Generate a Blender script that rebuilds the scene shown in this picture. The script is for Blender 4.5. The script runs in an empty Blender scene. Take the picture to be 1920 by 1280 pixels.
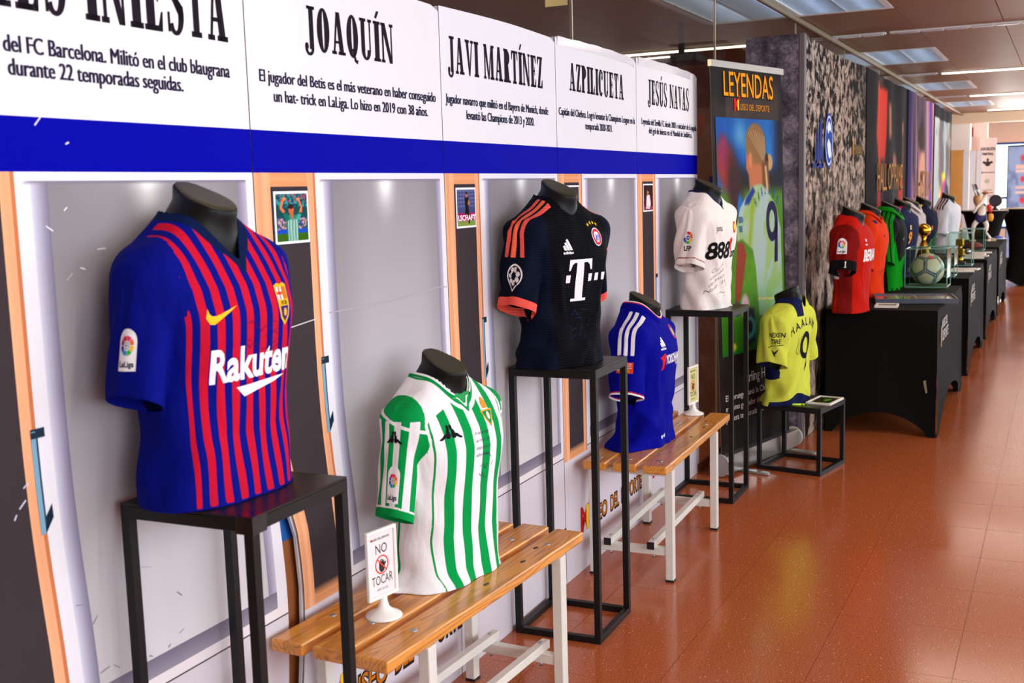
import bpy, bmesh, math, random
import numpy as np
from mathutils import Vector, Matrix
from mathutils.bvhtree import BVHTree
random.seed(4); RNG = np.random.default_rng(4)
SC = bpy.context.scene
COL = SC.collection
PI = math.pi

# ------------------------------------------------------------------ camera, world, lights, exposure
F_PX, CAM_H = 2120.0, 1.70
_d = np.array([2003 - 960, 328 - 640, F_PX], float); _d /= np.linalg.norm(_d)
_n = np.cross(_d, np.array([1, -0.0285, 0.0])); _n /= np.linalg.norm(_n)
if _n[1] < 0: _n = -_n
_up = -_n; _yl = np.cross(_up, _d)
if _yl[0] > 0: _yl = -_yl
CM = np.stack([_d, _yl, _up], 1)                      # camera = CM @ world (right, down, forward)
cam = bpy.data.cameras.new('camera'); camo = bpy.data.objects.new('camera', cam); COL.objects.link(camo)
cam.sensor_fit = 'HORIZONTAL'; cam.sensor_width = 36.0; cam.lens = F_PX * 36.0 / 1920.0
cam.clip_start = 0.05; cam.clip_end = 120
_m = Matrix.Identity(4)
for i in range(3):
    _m[i][0] = CM[0][i]; _m[i][1] = -CM[1][i]; _m[i][2] = -CM[2][i]
_m[0][3], _m[1][3], _m[2][3] = 0, 0, CAM_H
camo.matrix_world = _m
SC.camera = camo
cam.dof.use_dof = True; cam.dof.focus_distance = 4.6; cam.dof.aperture_fstop = 5.6

W = bpy.data.worlds.new('world'); SC.world = W; W.use_nodes = True
W.node_tree.nodes['Background'].inputs[0].default_value = (0.80, 0.90, 1.0, 1)
W.node_tree.nodes['Background'].inputs[1].default_value = 5.0

def area(name, loc, direction, sx, sy, power, color):
    l = bpy.data.lights.new(name, 'AREA'); l.shape = 'RECTANGLE'; l.size = sx; l.size_y = sy
    l.energy = power; l.color = color
    o = bpy.data.objects.new(name, l); COL.objects.link(o); o.location = loc
    o.rotation_euler = Vector(direction).to_track_quat('-Z', 'Y').to_euler()
    return o
# daylight through the windows of the corridor's right wall (behind and beside the camera) and of the far end
for _i, (_x, _p) in enumerate([(-0.6, 95), (2.2, 66), (5.0, 24), (8.6, 26), (12.4, 36), (16.4, 60), (20.4, 120), (24.4, 240)]):
    area('window_daylight', (_x, -2.70, 1.75), (0.0, 1, -0.22), 2.0, 1.7, _p, (0.93, 0.96, 1.0))
area('end_window_daylight', (29.6, 0.2, 1.5), (-1, 0.05, 0.12), 3.0, 2.0, 260, (1.0, 0.93, 0.86))
for _x in (1.85, 6.3, 10.75, 15.2, 19.65):            # ceiling strip tubes
    area('strip_light_glow', (_x, 0.1, 2.94), (0, 0, -1), 0.06, 2.2, 24 if _x < 8 else 30, (1.0, 0.86, 0.72))
area('back_room_fill', (5.4, 3.5, 2.93), (.2, -.1, -1), .3, 2.4, 150, (1.0, .82, .62))  # added fill light that brightens the brown board behind the glass
area('back_room_fill', (12.0, 4.6, 2.93), (0, -.25, -1), .3, 3.0, 110, (1.0, .82, .62))  # second added fill, for the space behind the glass
SC.view_settings.view_transform = 'Standard'; SC.view_settings.look = 'None'
SC.view_settings.gamma = 1.0; SC.view_settings.use_curve_mapping = False
SC.view_settings.exposure = -0.42

# ------------------------------------------------------------------ helpers
def lin(c):
    c = np.asarray(c, float) / 255.0
    return np.where(c <= 0.04045, c / 12.92, ((c + 0.055) / 1.055) ** 2.4)
def L4(*c):
    return tuple(lin(c)) + (1.0,)

MATS = {}
def mat(name, rgb=(200, 200, 200), rough=0.5, metal=0.0, spec=0.5, emit=None, estr=0.0, bump=0.0, bscale=60.0, var=0.0, vscale=8.0, stretch=(1, 1, 1), coat=0.0):
    if name in MATS: return MATS[name]
    m = bpy.data.materials.new(name); m.use_nodes = True; nt = m.node_tree; b = nt.nodes['Principled BSDF']
    b.inputs['Base Color'].default_value = L4(*rgb); b.inputs['Roughness'].default_value = rough
    b.inputs['Metallic'].default_value = metal; b.inputs['Specular IOR Level'].default_value = spec
    b.inputs['Coat Weight'].default_value = coat
    if emit is not None:
        b.inputs['Emission Color'].default_value = L4(*emit); b.inputs['Emission Strength'].default_value = estr
    if bump > 0 or var > 0:
        tc = nt.nodes.new('ShaderNodeTexCoord'); mp = nt.nodes.new('ShaderNodeMapping'); mp.inputs['Scale'].default_value = stretch
        nt.links.new(tc.outputs['Object'], mp.inputs['Vector'])
    if var > 0:
        n = nt.nodes.new('ShaderNodeTexNoise'); n.inputs['Scale'].default_value = vscale; n.inputs['Detail'].default_value = 6
        nt.links.new(mp.outputs[0], n.inputs['Vector'])
        r = nt.nodes.new('ShaderNodeMapRange'); r.inputs[1].default_value = 0.3; r.inputs[2].default_value = 0.7
        r.inputs[3].default_value = 1 - var; r.inputs[4].default_value = 1 + var
        nt.links.new(n.outputs[0], r.inputs[0])
        mx = nt.nodes.new('ShaderNodeVectorMath'); mx.operation = 'SCALE'; mx.inputs[0].default_value = L4(*rgb)[:3]
        nt.links.new(r.outputs[0], mx.inputs['Scale']); nt.links.new(mx.outputs[0], b.inputs['Base Color'])
    if bump > 0:
        n2 = nt.nodes.new('ShaderNodeTexNoise'); n2.inputs['Scale'].default_value = bscale; n2.inputs['Detail'].default_value = 3
        nt.links.new(mp.outputs[0], n2.inputs['Vector'])
        bp = nt.nodes.new('ShaderNodeBump'); bp.inputs['Strength'].default_value = bump; bp.inputs['Distance'].default_value = 0.01
        nt.links.new(n2.outputs[0], bp.inputs['Height']); nt.links.new(bp.outputs[0], b.inputs['Normal'])
    MATS[name] = m
    return m

def mat_print(name, rough=0.4, spec=0.4, noise=0.0, bump=0.0, bscale=9.0):
    """flat print: colour from the mesh's own colour attribute"""
    if name in MATS: return MATS[name]
    m = bpy.data.materials.new(name); m.use_nodes = True; nt = m.node_tree; b = nt.nodes['Principled BSDF']
    a = nt.nodes.new('ShaderNodeAttribute'); a.attribute_name = 'Col'
    nt.links.new(a.outputs['Color'], b.inputs['Base Color'])
    b.inputs['Roughness'].default_value = rough; b.inputs['Specular IOR Level'].default_value = spec
    if bump > 0:
        tc = nt.nodes.new('ShaderNodeTexCoord'); n2 = nt.nodes.new('ShaderNodeTexNoise'); n2.inputs['Scale'].default_value = bscale
        nt.links.new(tc.outputs['Object'], n2.inputs['Vector'])
        bp = nt.nodes.new('ShaderNodeBump'); bp.inputs['Strength'].default_value = bump; bp.inputs['Distance'].default_value = 0.02
        nt.links.new(n2.outputs[0], bp.inputs['Height']); nt.links.new(bp.outputs[0], b.inputs['Normal'])
    MATS[name] = m
    return m

def glass_mat(name='clear_glass', tint=(225, 240, 236), gloss=0.10):
    if name in MATS: return MATS[name]
    m = bpy.data.materials.new(name); m.use_nodes = True; nt = m.node_tree; nt.nodes.clear()
    o = nt.nodes.new('ShaderNodeOutputMaterial'); mx = nt.nodes.new('ShaderNodeMixShader')
    t = nt.nodes.new('ShaderNodeBsdfTransparent'); t.inputs[0].default_value = L4(*tint)
    g = nt.nodes.new('ShaderNodeBsdfGlossy'); g.inputs['Roughness'].default_value = 0.03
    f = nt.nodes.new('ShaderNodeFresnel'); f.inputs[0].default_value = 1.35
    ad = nt.nodes.new('ShaderNodeMath'); ad.operation = 'MULTIPLY_ADD'; ad.inputs[1].default_value = 0.7; ad.inputs[2].default_value = gloss * 0.3
    gb = nt.nodes.new('ShaderNodeNewGeometry'); iv = nt.nodes.new('ShaderNodeMath'); iv.operation = 'SUBTRACT'; iv.inputs[0].default_value = 1.0; nt.links.new(gb.outputs['Backfacing'], iv.inputs[1])
    mu = nt.nodes.new('ShaderNodeMath'); mu.operation = 'MULTIPLY'; nt.links.new(ad.outputs[0], mu.inputs[0]); nt.links.new(iv.outputs[0], mu.inputs[1])
    nt.links.new(f.outputs[0], ad.inputs[0]); nt.links.new(mu.outputs[0], mx.inputs[0])
    nt.links.new(t.outputs[0], mx.inputs[1]); nt.links.new(g.outputs[0], mx.inputs[2]); nt.links.new(mx.outputs[0], o.inputs[0])
    MATS[name] = m
    return m

def empty(name, loc, label=None, cat=None, group=None, rz=0.0):
    o = bpy.data.objects.new(name, None); COL.objects.link(o); o.location = loc; o.rotation_euler = (0, 0, rz)
    o.empty_display_size = 0.1
    return tag(o, label, cat, group)
def tag(o, label=None, cat=None, group=None, kind=None):
    if label: o['label'] = label
    if cat: o['category'] = cat
    if group: o['group'] = group
    if kind: o['kind'] = kind
    return o
def link(name, me, m=None, parent=None, smooth=False):
    o = bpy.data.objects.new(name, me); COL.objects.link(o)
    if m is not None:
        for q in (m if isinstance(m, (list, tuple)) else [m]): me.materials.append(q)
    if parent is not None: o.parent = parent
    if smooth:
        me.polygons.foreach_set('use_smooth', np.ones(len(me.polygons), bool))
    return o
def pyd(name, V, Fc, m=None, parent=None, smooth=False, cols=None, world=False):
    """mesh from arrays. cols: per-face-corner or per-vertex sRGB colours (0-255). world=True: V given in world space."""
    V = np.asarray(V, float)
    if world and parent is not None:
        pr = parent
        off = np.array(pr.location)
        if pr.parent is not None: off = off + np.array(pr.parent.location)
        V = V - off
    me = bpy.data.meshes.new(name)
    me.from_pydata(V.tolist(), [], [tuple(int(i) for i in f) for f in Fc])
    if cols is not None:
        cols = np.asarray(cols, float)
        L = lin(np.clip(cols, 0, 255)); L = np.concatenate([L, np.ones((len(L), 1))], 1).astype(np.float32)
        dom = 'POINT' if len(L) == len(V) else 'CORNER'
        at = me.color_attributes.new('Col', 'FLOAT_COLOR', dom)
        at.data.foreach_set('color', L.ravel())
    me.update()
    return link(name, me, m, parent, smooth)
def bmo(name, bm, m=None, parent=None, smooth=False):
    me = bpy.data.meshes.new(name); bm.to_mesh(me); bm.free()
    return link(name, me, m, parent, smooth)
def bbox(bm, lo, hi, bev=0.0, M=None, seg=1):
    lo = Vector(lo); hi = Vector(hi); c = (lo + hi) / 2; s = hi - lo
    r = bmesh.ops.create_cube(bm, size=1.0, matrix=Matrix.Translation(c) @ Matrix.Diagonal((s.x, s.y, s.z, 1)))
    vs = r['verts']
    if bev > 0:
        es = list({e for v in vs for e in v.link_edges})
        rr = bmesh.ops.bevel(bm, geom=es, offset=bev, segments=seg, affect='EDGES', profile=0.5)
        vs = list({v for f in rr['faces'] for v in f.verts} | {v for v in vs if v.is_valid})
    if M is not None: bmesh.ops.transform(bm, matrix=M, verts=vs)
    return vs
def box(name, lo, hi, m, parent=None, bev=0.0, M=None, seg=1):
    bm = bmesh.new(); bbox(bm, lo, hi, bev, M, seg); return bmo(name, bm, m, parent)
def lathe(name, prof, m, parent=None, seg=32, loc=(0, 0, 0), scale=(1, 1), smooth=True):
    V = []; Fc = []
    n = len(prof)
    for r, z in prof:
        for k in range(seg):
            a = 2 * PI * k / seg
            V.append((loc[0] + r * math.cos(a) * scale[0], loc[1] + r * math.sin(a) * scale[1], loc[2] + z))
    for i in range(n - 1):
        for k in range(seg):
            k2 = (k + 1) % seg
            Fc.append((i * seg + k, i * seg + k2, (i + 1) * seg + k2, (i + 1) * seg + k))
    Fc.append(tuple(range(seg))[::-1]); Fc.append(tuple((n - 1) * seg + k for k in range(seg)))
    return pyd(name, V, Fc, m, parent, smooth)
def tube_bm(bm, pts, r0, r1=None, seg=10):
    pts = [Vector(p) for p in pts]; r1 = r0 if r1 is None else r1; rings = []
    for i, p in enumerate(pts):
        d = (pts[min(i + 1, len(pts) - 1)] - pts[max(i - 1, 0)]).normalized()
        q = d.to_track_quat('Z', 'Y'); r = r0 + (r1 - r0) * i / max(1, len(pts) - 1)
        rings.append([bm.verts.new(p + q @ Vector((r * math.cos(2 * PI * k / seg), r * math.sin(2 * PI * k / seg), 0))) for k in range(seg)])
    for a, b in zip(rings, rings[1:]):
        for k in range(seg): bm.faces.new((a[k], a[(k + 1) % seg], b[(k + 1) % seg], b[k]))
    bm.faces.new(rings[0][::-1]); bm.faces.new(rings[-1])
def tube(name, pts, r0, m, parent=None, r1=None, seg=10):
    bm = bmesh.new(); tube_bm(bm, pts, r0, r1, seg); return bmo(name, bm, m, parent, True)

# ------------------------------------------------------------------ flat shapes and lettering (2-D polygons)
def rect(x0, x1, y0, y1): return [(x0, y0), (x1, y0), (x1, y1), (x0, y1)]
def ell(cx, cy, rx, ry, n=28): return [(cx + rx * math.cos(2 * PI * k / n), cy + ry * math.sin(2 * PI * k / n)) for k in range(n)]
def arc(cx, cy, rx, ry, st, t, a0, a1, n=14):
    """list of quads of a ring section, thickness st at the sides, t at top and bottom"""
    P = []
    A = [math.radians(a0 + (a1 - a0) * k / n) for k in range(n + 1)]
    o = [(cx + rx * math.cos(a), cy + ry * math.sin(a)) for a in A]
    i = [(cx + (rx - st) * math.cos(a), cy + (ry - t) * math.sin(a)) for a in A]
    return [[o[k], o[k + 1], i[k + 1], i[k]] for k in range(n)]
def stroke(pts, w):
    P = []
    for (x0, y0), (x1, y1) in zip(pts, pts[1:]):
        dx, dy = x1 - x0, y1 - y0; l = math.hypot(dx, dy) or 1; nx, ny = -dy / l * w / 2, dx / l * w / 2
        ex, ey = dx / l * w * 0.25, dy / l * w * 0.25
        P.append([(x0 + nx - ex, y0 + ny - ey), (x0 - nx - ex, y0 - ny - ey), (x1 - nx + ex, y1 - ny + ey), (x1 + nx + ex, y1 + ny + ey)])
    return P
def star(cx, cy, r, n=5, r2=0.42, rot=90):
    return [(cx + (r if k % 2 == 0 else r * r2) * math.cos(math.radians(rot + 180 * k / n)), cy + (r if k % 2 == 0 else r * r2) * math.sin(math.radians(rot + 180 * k / n))) for k in range(2 * n)]

def glyph(ch):
    """condensed slab display capitals, height 1 -> (polygons, advance)"""
    R = rect; s = 0.215; t = 0.075; f = 0.075
    st = lambda x: [R(x, x + s, 0, 1), R(x - .055, x + s + .055, 0, f), R(x - .055, x + s + .055, 1 - f, 1)]
    th = lambda x: [R(x, x + .08, 0, 1), R(x - .05, x + .13, 0, f), R(x - .05, x + .13, 1 - f, 1)]
    acc = lambda x: [[(x, 1.08), (x + .08, 1.06), (x + .22, 1.25), (x + .10, 1.25)]]
    if ch == 'A': return [[(.21, 1), (.37, 1), (.53, 0), (.34, 0)], [(.22, 1), (.29, 1), (.13, 0), (.06, 0)], R(.13, .40, .26, .32), R(0, .2, 0, f), R(.28, .59, 0, f)], .62
    if ch == 'C': return arc(.26, .5, .26, .52, s, t, 48, 312, 22) + [R(.38, .46, .66, .93), ell(.39, .7, .075, .09, 12)], .52
    if ch == 'D': return st(.06) + arc(.20, .5, .34, .5, s, t, -90, 90, 16) + [R(.15, .22, 0, t), R(.15, .22, 1 - t, 1)], .60
    if ch in 'EÉ': return st(.06) + [R(.2, .46, 0, f), R(.2, .46, 1 - f, 1), R(.2, .36, .48, .54), [(.46, 0), (.48, .26), (.44, .26), (.36, f)], [(.46, 1), (.47, .76), (.43, .76), (.36, 1 - f)], R(.34, .38, .38, .64)] + (acc(.16) if ch == 'É' else []), .53
    if ch in 'IÍ': return st(.06) + (acc(.08) if ch == 'Í' else []), .31
    if ch == 'J': return [R(.2, .37, .02, 1), R(.12, .44, 1 - f, 1)] + arc(.19, .04, .18, .17, .1, .07, 180, 360, 12) + [ell(.075, .08, .075, .085, 12)], .47
    if ch == 'L': return st(.06) + [R(.2, .46, 0, f), [(.46, 0), (.48, .32), (.44, .32), (.34, f)]], .51
    if ch == 'M': return th(.06) + [[(.05, 1), (.22, 1), (.42, 0), (.34, 0)], [(.56, 1), (.62, 1), (.42, 0), (.35, 0)], R(.56, .73, 0, 1), R(.50, .79, 0, f), R(.56, .79, 1 - f, 1)], .82
    if ch == 'N': return th(.06) + [[(.04, 1), (.22, 1), (.56, 0), (.42, 0)], R(.50, .56, 0, 1), R(.44, .62, 1 - f, 1)], .64
    if ch in 'OQ': return arc(.26, .5, .26, .52, s, t, 0, 360, 30) + ([[(.22, .2), (.30, .2), (.46, -.16), (.33, -.1)], [(.33, -.1), (.46, -.16), (.50, -.05), (.44, -.06)]] if ch == 'Q' else []), .56
    if ch == 'P': return st(.06) + arc(.20, .745, .29, .255, s, t, -90, 90, 14) + [R(.15, .22, .49, .545), R(.15, .22, 1 - t, 1)], .52
    if ch == 'R': return st(.06) + arc(.20, .745, .28, .255, s, t, -90, 90, 14) + [R(.15, .22, .49, .545), R(.15, .22, 1 - t, 1), [(.20, .52), (.36, .52), (.46, .04), (.30, 0)], R(.30, .55, 0, f)], .58
    if ch == 'S': return arc(.24, .745, .23, .275, .13, .06, 50, 205, 14) + arc(.24, .255, .23, .275, .15, .06, -150, 25, 14) + [[(.012, .64), (.16, .66), (.46, .33), (.40, .16)], [(.012, .70), (.012, .62), (.32, .3), (.47, .36)], R(.36, .42, .70, .98), R(.03, .09, .02, .28)], .50
    if ch == 'T': return [R(.18, .35, 0, 1), R(.12, .41, 0, f), R(.02, .51, 1 - f, 1), [(.02, 1), (.01, .72), (.05, .72), (.12, 1)], [(.51, 1), (.52, .72), (.48, .72), (.41, 1)]], .54
    if ch in 'UÚ': return [R(.06, .23, .2, 1), R(.0, .29, 1 - f, 1), R(.44, .50, .2, 1), R(.38, .56, 1 - f, 1)] + arc(.28, .24, .22, .26, .16, .07, 180, 360, 14) + (acc(.2) if ch == 'Ú' else []), .60
    if ch == 'V': return [[(.05, 1), (.23, 1), (.34, 0), (.26, 0)], [(.46, 1), (.52, 1), (.33, 0), (.27, 0)], R(0, .29, 1 - f, 1), R(.38, .58, 1 - f, 1)], .58
    if ch == 'Z': return [R(.03, .47, 1 - f, 1), R(.03, .47, 0, f), [(.28, 1), (.47, 1), (.22, 0), (.03, 0)], [(.03, 1), (.02, .74), (.06, .74), (.14, 1 - f)], [(.47, 0), (.48, .27), (.44, .27), (.36, f)]], .51
    return [], .28
def slab_text(s, x0, x1, y0, y1):
    P = []; x = 0
    for ch in s:
        g, a = glyph(ch)
        P += [[(px + x, py) for px, py in q] for q in g]; x += a + 0.05
    sx = (x1 - x0) / max(x, .01)
    return [[(x0 + px * sx, y0 + py * (y1 - y0)) for px, py in q] for q in P]

_TXT = {}
def text_tris(s, bold=0.0):
    key = (s, bold)
    if key not in _TXT:
        cu = bpy.data.curves.new('t', 'FONT'); cu.body = s; cu.resolution_u = 3; cu.offset = bold; cu.fill_mode = 'FRONT'
        ob = bpy.data.objects.new('t', cu); COL.objects.link(ob)
        dg = bpy.context.evaluated_depsgraph_get(); ev = ob.evaluated_get(dg); me = ev.to_mesh()
        V = [(v.co.x, v.co.y) for v in me.vertices]; T = [tuple(p.vertices) for p in me.polygons]
        ev.to_mesh_clear(); bpy.data.objects.remove(ob); bpy.data.curves.remove(cu)
        _TXT[key] = (V, T)
    return _TXT[key]
def text_polys(s, x0, x1, y0, cap, bold=0.0, cx=None, skew=0.0):
    """font lettering fitted between x0 and x1 (x1 None: natural width); cap = capital height"""
    V, T = text_tris(s, bold)
    if not V: return []
    xs = [v[0] for v in V]; lo, hi = min(xs), max(xs); sy = cap / 0.70
    if x1 is None:
        w = (hi - lo) * sy * (x0 if cx is not None else 1.0); a = (cx - w / 2) if cx is not None else x0; sx = w / (hi - lo)
    else: a = x0; sx = (x1 - x0) / (hi - lo)
    return [[(a + (V[i][0] - lo) * sx + skew * V[i][1] * sy, y0 + V[i][1] * sy) for i in t] for t in T]
class Art:
    """coloured flat shapes, later laid on a surface; each call sits a little proud of the one before"""
    def __init__(s): s.items = []
    def add(s, polys, rgb, lay=0):
        if polys and isinstance(polys[0], tuple): polys = [polys]
        s.items.append((polys, rgb, lay)); return s
    def shift(s, dx, dy, k=1.0):
        s.items = [([[(dx + x * k, dy + y * k) for x, y in q] for q in P], c, l) for P, c, l in s.items]; return s
    def merge(s, o): s.items += o.items; return s
def art_mesh(name, art, place, m, parent, maxlen=None, world=False):
    """place(array of (u, v, layer)) -> world/local points, NaN where there is no surface"""
    bm = bmesh.new(); lay = bm.verts.layers.float.new('lay'); fc = bm.faces.layers.int.new('ci'); cols = []
    for P, c, l in art.items:
        cols.append(c)
        for q in P:
            if len(q) < 3: continue
            vs = [bm.verts.new((x, y, 0)) for x, y in q]
            for v in vs: v[lay] = l
            try: f = bm.faces.new(vs); f[fc] = len(cols) - 1
            except ValueError: pass
    bmesh.ops.triangulate(bm, faces=[f for f in bm.faces if len(f.verts) > 3])
    if maxlen:
        for _ in range(6):
            es = [e for e in bm.edges if e.calc_length() > maxlen]
            if not es: break
            bmesh.ops.subdivide_edges(bm, edges=es, cuts=1, use_grid_fill=False)
            bmesh.ops.triangulate(bm, faces=[f for f in bm.faces if len(f.verts) > 3])
    bm.verts.ensure_lookup_table()
    U = np.array([(v.co.x, v.co.y, v[lay]) for v in bm.verts]) if bm.verts else np.zeros((0, 3))
    if len(U) == 0: bm.free(); return None
    Q = place(U); ok = np.isfinite(Q).all(1)
    Fc = []; C = []
    for f in bm.faces:
        ids = [v.index for v in f.verts]
        if ok[ids].all(): Fc.append(ids); C += [cols[f[fc]]] * len(ids)
    bm.free()
    if not Fc: return None
    used = sorted({i for f in Fc for i in f}); mp = {i: k for k, i in enumerate(used)}
    V = Q[used]; Fc = [[mp[i] for i in f] for f in Fc]
    C = np.array(C, float)
    me_cols = C if len(C) != len(V) else np.vstack([C])
    return pyd(name, V, Fc, m, parent, False, me_cols, world)
def plane_place(o, ux, uy, n, step=0.0005, base=0.0008):
    o, ux, uy, n = (np.array(a, float) for a in (o, ux, uy, n))
    return lambda U: o + U[:, :1] * ux + U[:, 1:2] * uy + (base + U[:, 2:3] * step) * n
def grid_print(name, pos, nu, nv, paint, m, parent, world=True):
    """a printed picture: nu x nv grid, pos(U,V)->points, paint(U,V)->sRGB"""
    u = np.linspace(0, 1, nu); v = np.linspace(0, 1, nv); U, V = np.meshgrid(u, v); U = U.ravel(); V = V.ravel()
    i = np.arange((nu - 1) * (nv - 1)); r, c = i // (nu - 1), i % (nu - 1); a = r * nu + c
    Fc = np.stack([a, a + 1, a + nu + 1, a + nu], 1)
    return pyd(name, pos(U, V), Fc, m, parent, False, paint(U, V), world)
_nt = RNG.random((64, 64))
def vnoise(x, y, seed=0):
    x = np.asarray(x, float) + seed * 7.3; y = np.asarray(y, float) + seed * 3.1
    i, j = np.floor(x).astype(int), np.floor(y).astype(int); fx, fy = x - i, y - j
    fx = fx * fx * (3 - 2 * fx); fy = fy * fy * (3 - 2 * fy); g = lambda a, b: _nt[a % 64, b % 64]
    return (g(i, j) * (1 - fx) + g(i + 1, j) * fx) * (1 - fy) + (g(i, j + 1) * (1 - fx) + g(i + 1, j + 1) * fx) * fy
def fbm(x, y, seed=0, o=4):
    s = 0; a = .5
    for k in range(o): s = s + a * vnoise(x * 2 ** k, y * 2 ** k, seed + k); a *= .5
    return s
def sstep(a, b, x): t = np.clip((x - a) / (b - a), 0, 1); return t * t * (3 - 2 * t)
class Paint:
    def __init__(s, U, V, base): s.U, s.V = U, V; s.c = np.ones((len(U), 3)) * np.array(base, float)
    def mix(s, w, rgb): w = np.clip(w, 0, 1)[:, None]; s.c = s.c * (1 - w) + w * np.array(rgb, float); return s
    def el(s, cx, cy, rx, ry, rgb, soft=.15, rot=0.0):
        x, y = s.U - cx, s.V - cy
        c_, s_ = math.cos(rot), math.sin(rot); x, y = x * c_ + y * s_, -x * s_ + y * c_
        d = np.sqrt((x / rx) ** 2 + (y / ry) ** 2); return s.mix(1 - sstep(1 - soft, 1 + soft, d), rgb)
    def poly(s, P, rgb, soft=.01):
        P = np.array(P, float); x, y = s.U, s.V; ins = np.zeros(len(x), bool); dm = np.full(len(x), 1e9)
        for i in range(len(P)):
            (x0, y0), (x1, y1) = P[i], P[(i + 1) % len(P)]
            cr = ((y0 > y) != (y1 > y)); xi = x0 + (y - y0) * (x1 - x0) / ((y1 - y0) if y1 != y0 else 1e-9); ins ^= cr & (x < xi)
            dx, dy = x1 - x0, y1 - y0; t = np.clip(((x - x0) * dx + (y - y0) * dy) / (dx * dx + dy * dy + 1e-12), 0, 1)
            dm = np.minimum(dm, np.hypot(x - x0 - t * dx, y - y0 - t * dy))
        return s.mix(sstep(-soft, soft, np.where(ins, dm, -dm)), rgb)
# ------------------------------------------------------------------ the setting
def ground_mat(name, rgb, rough, joint=None):
    m = bpy.data.materials.new(name); m.use_nodes = True; nt = m.node_tree; b = nt.nodes['Principled BSDF']
    tc = nt.nodes.new('ShaderNodeTexCoord')
    gm = nt.nodes.new('ShaderNodeNewGeometry')
    n1 = nt.nodes.new('ShaderNodeTexNoise'); n1.inputs['Scale'].default_value = 170; n1.inputs['Detail'].default_value = 4
    n2 = nt.nodes.new('ShaderNodeTexVoronoi'); n2.inputs['Scale'].default_value = 62
    n3 = nt.nodes.new('ShaderNodeTexNoise'); n3.inputs['Scale'].default_value = 1.1; n3.inputs['Detail'].default_value = 3
    for n in (n1, n2, n3): nt.links.new(gm.outputs['Position'], n.inputs['Vector'])
    r1 = nt.nodes.new('ShaderNodeValToRGB'); e = r1.color_ramp.elements
    e[0].position = .36; e[0].color = L4(*(np.array(rgb) * (.80, .74, .72))); e[1].position = .66; e[1].color = L4(*np.minimum(np.array(rgb) * (1.10, 1.16, 1.22), 255))
    nt.links.new(n1.outputs[0], r1.inputs[0])
    r2 = nt.nodes.new('ShaderNodeMath'); r2.operation = 'LESS_THAN'; r2.inputs[1].default_value = .13
    nt.links.new(n2.outputs['Distance'], r2.inputs[0])
    r2b = nt.nodes.new('ShaderNodeMath'); r2b.operation = 'MULTIPLY'; 
    sep = nt.nodes.new('ShaderNodeSeparateColor'); nt.links.new(n2.outputs['Color'], sep.inputs[0])
    gt = nt.nodes.new('ShaderNodeMath'); gt.operation = 'GREATER_THAN'; gt.inputs[1].default_value = .72
    nt.links.new(sep.outputs[0], gt.inputs[0]); nt.links.new(r2.outputs[0], r2b.inputs[0]); nt.links.new(gt.outputs[0], r2b.inputs[1])
    mx = nt.nodes.new('ShaderNodeMix'); mx.data_type = 'RGBA'; mx.inputs[7].default_value = L4(244, 196, 158)
    nt.links.new(r2b.outputs[0], mx.inputs[0]); nt.links.new(r1.outputs[0], mx.inputs[6]); nt.links.new(mx.outputs[2], b.inputs['Base Color'])
    mr = nt.nodes.new('ShaderNodeMapRange'); mr.inputs[1].default_value = .3; mr.inputs[2].default_value = .7; mr.inputs[3].default_value = rough * .8; mr.inputs[4].default_value = rough * 1.3
    nt.links.new(n3.outputs[0], mr.inputs[0]); nt.links.new(mr.outputs[0], b.inputs['Roughness'])
    b.inputs['Specular IOR Level'].default_value = .45
    bp = nt.nodes.new('ShaderNodeBump'); bp.inputs['Strength'].default_value = .012; bp.inputs['Distance'].default_value = .004
    nt.links.new(n3.outputs[0], bp.inputs['Height']); nt.links.new(bp.outputs[0], b.inputs['Normal'])
    return m
M_FLOOR = ground_mat('terrazzo_floor', (180, 92, 49), .16)
M_JOINT = mat('floor_joint', (140, 64, 34), .5)
floor = box('floor', (-3.4, -3.3, -.12), (33, 8.0, -.003), M_JOINT); tag(floor, kind='structure', label='polished orange brown terrazzo floor of the hall')
TS = .458; TX0 = 4.42 - 12 * TS; TY0 = .302 - 2 * TS
def tile_bm():
    bm = bmesh.new(); vs = bbox(bm, (0, 0, -.004), (TS - .0016, TS - .0016, 0), 0)
    return bm
_tm = bpy.data.meshes.new('tile'); _b = tile_bm(); _b.to_mesh(_tm); _b.free(); _tm.materials.append(M_FLOOR)
_cells = [(i, j) for i in range(0, 68) for j in range(-6, 18)]
def _seen(i, j):
    return 0 <= j <= 5 and TX0 + i * TS > 2.2
_near = [q for q in _cells if _seen(*q)][:0]
_cand = sorted([q for q in _cells if _seen(*q)], key=lambda q: q[0])[:296]; _cs = set(_cand)
for (i, j) in _cand:
    o = bpy.data.objects.new('tile', _tm); COL.objects.link(o); o.parent = floor; o.location = (TX0 + i * TS, TY0 + j * TS, 0)
V = []; Fc = []
for (i, j) in _cells:
    if (i, j) in _cs: continue
    x, y = TX0 + i * TS, TY0 + j * TS; e = TS - .0016; k = len(V)
    V += [(x, y, 0), (x + e, y, 0), (x + e, y + e, 0), (x, y + e, 0)]; Fc.append((k, k + 1, k + 2, k + 3))
tag(pyd('tile_field', V, Fc, M_FLOOR, floor), kind='stuff')

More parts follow.
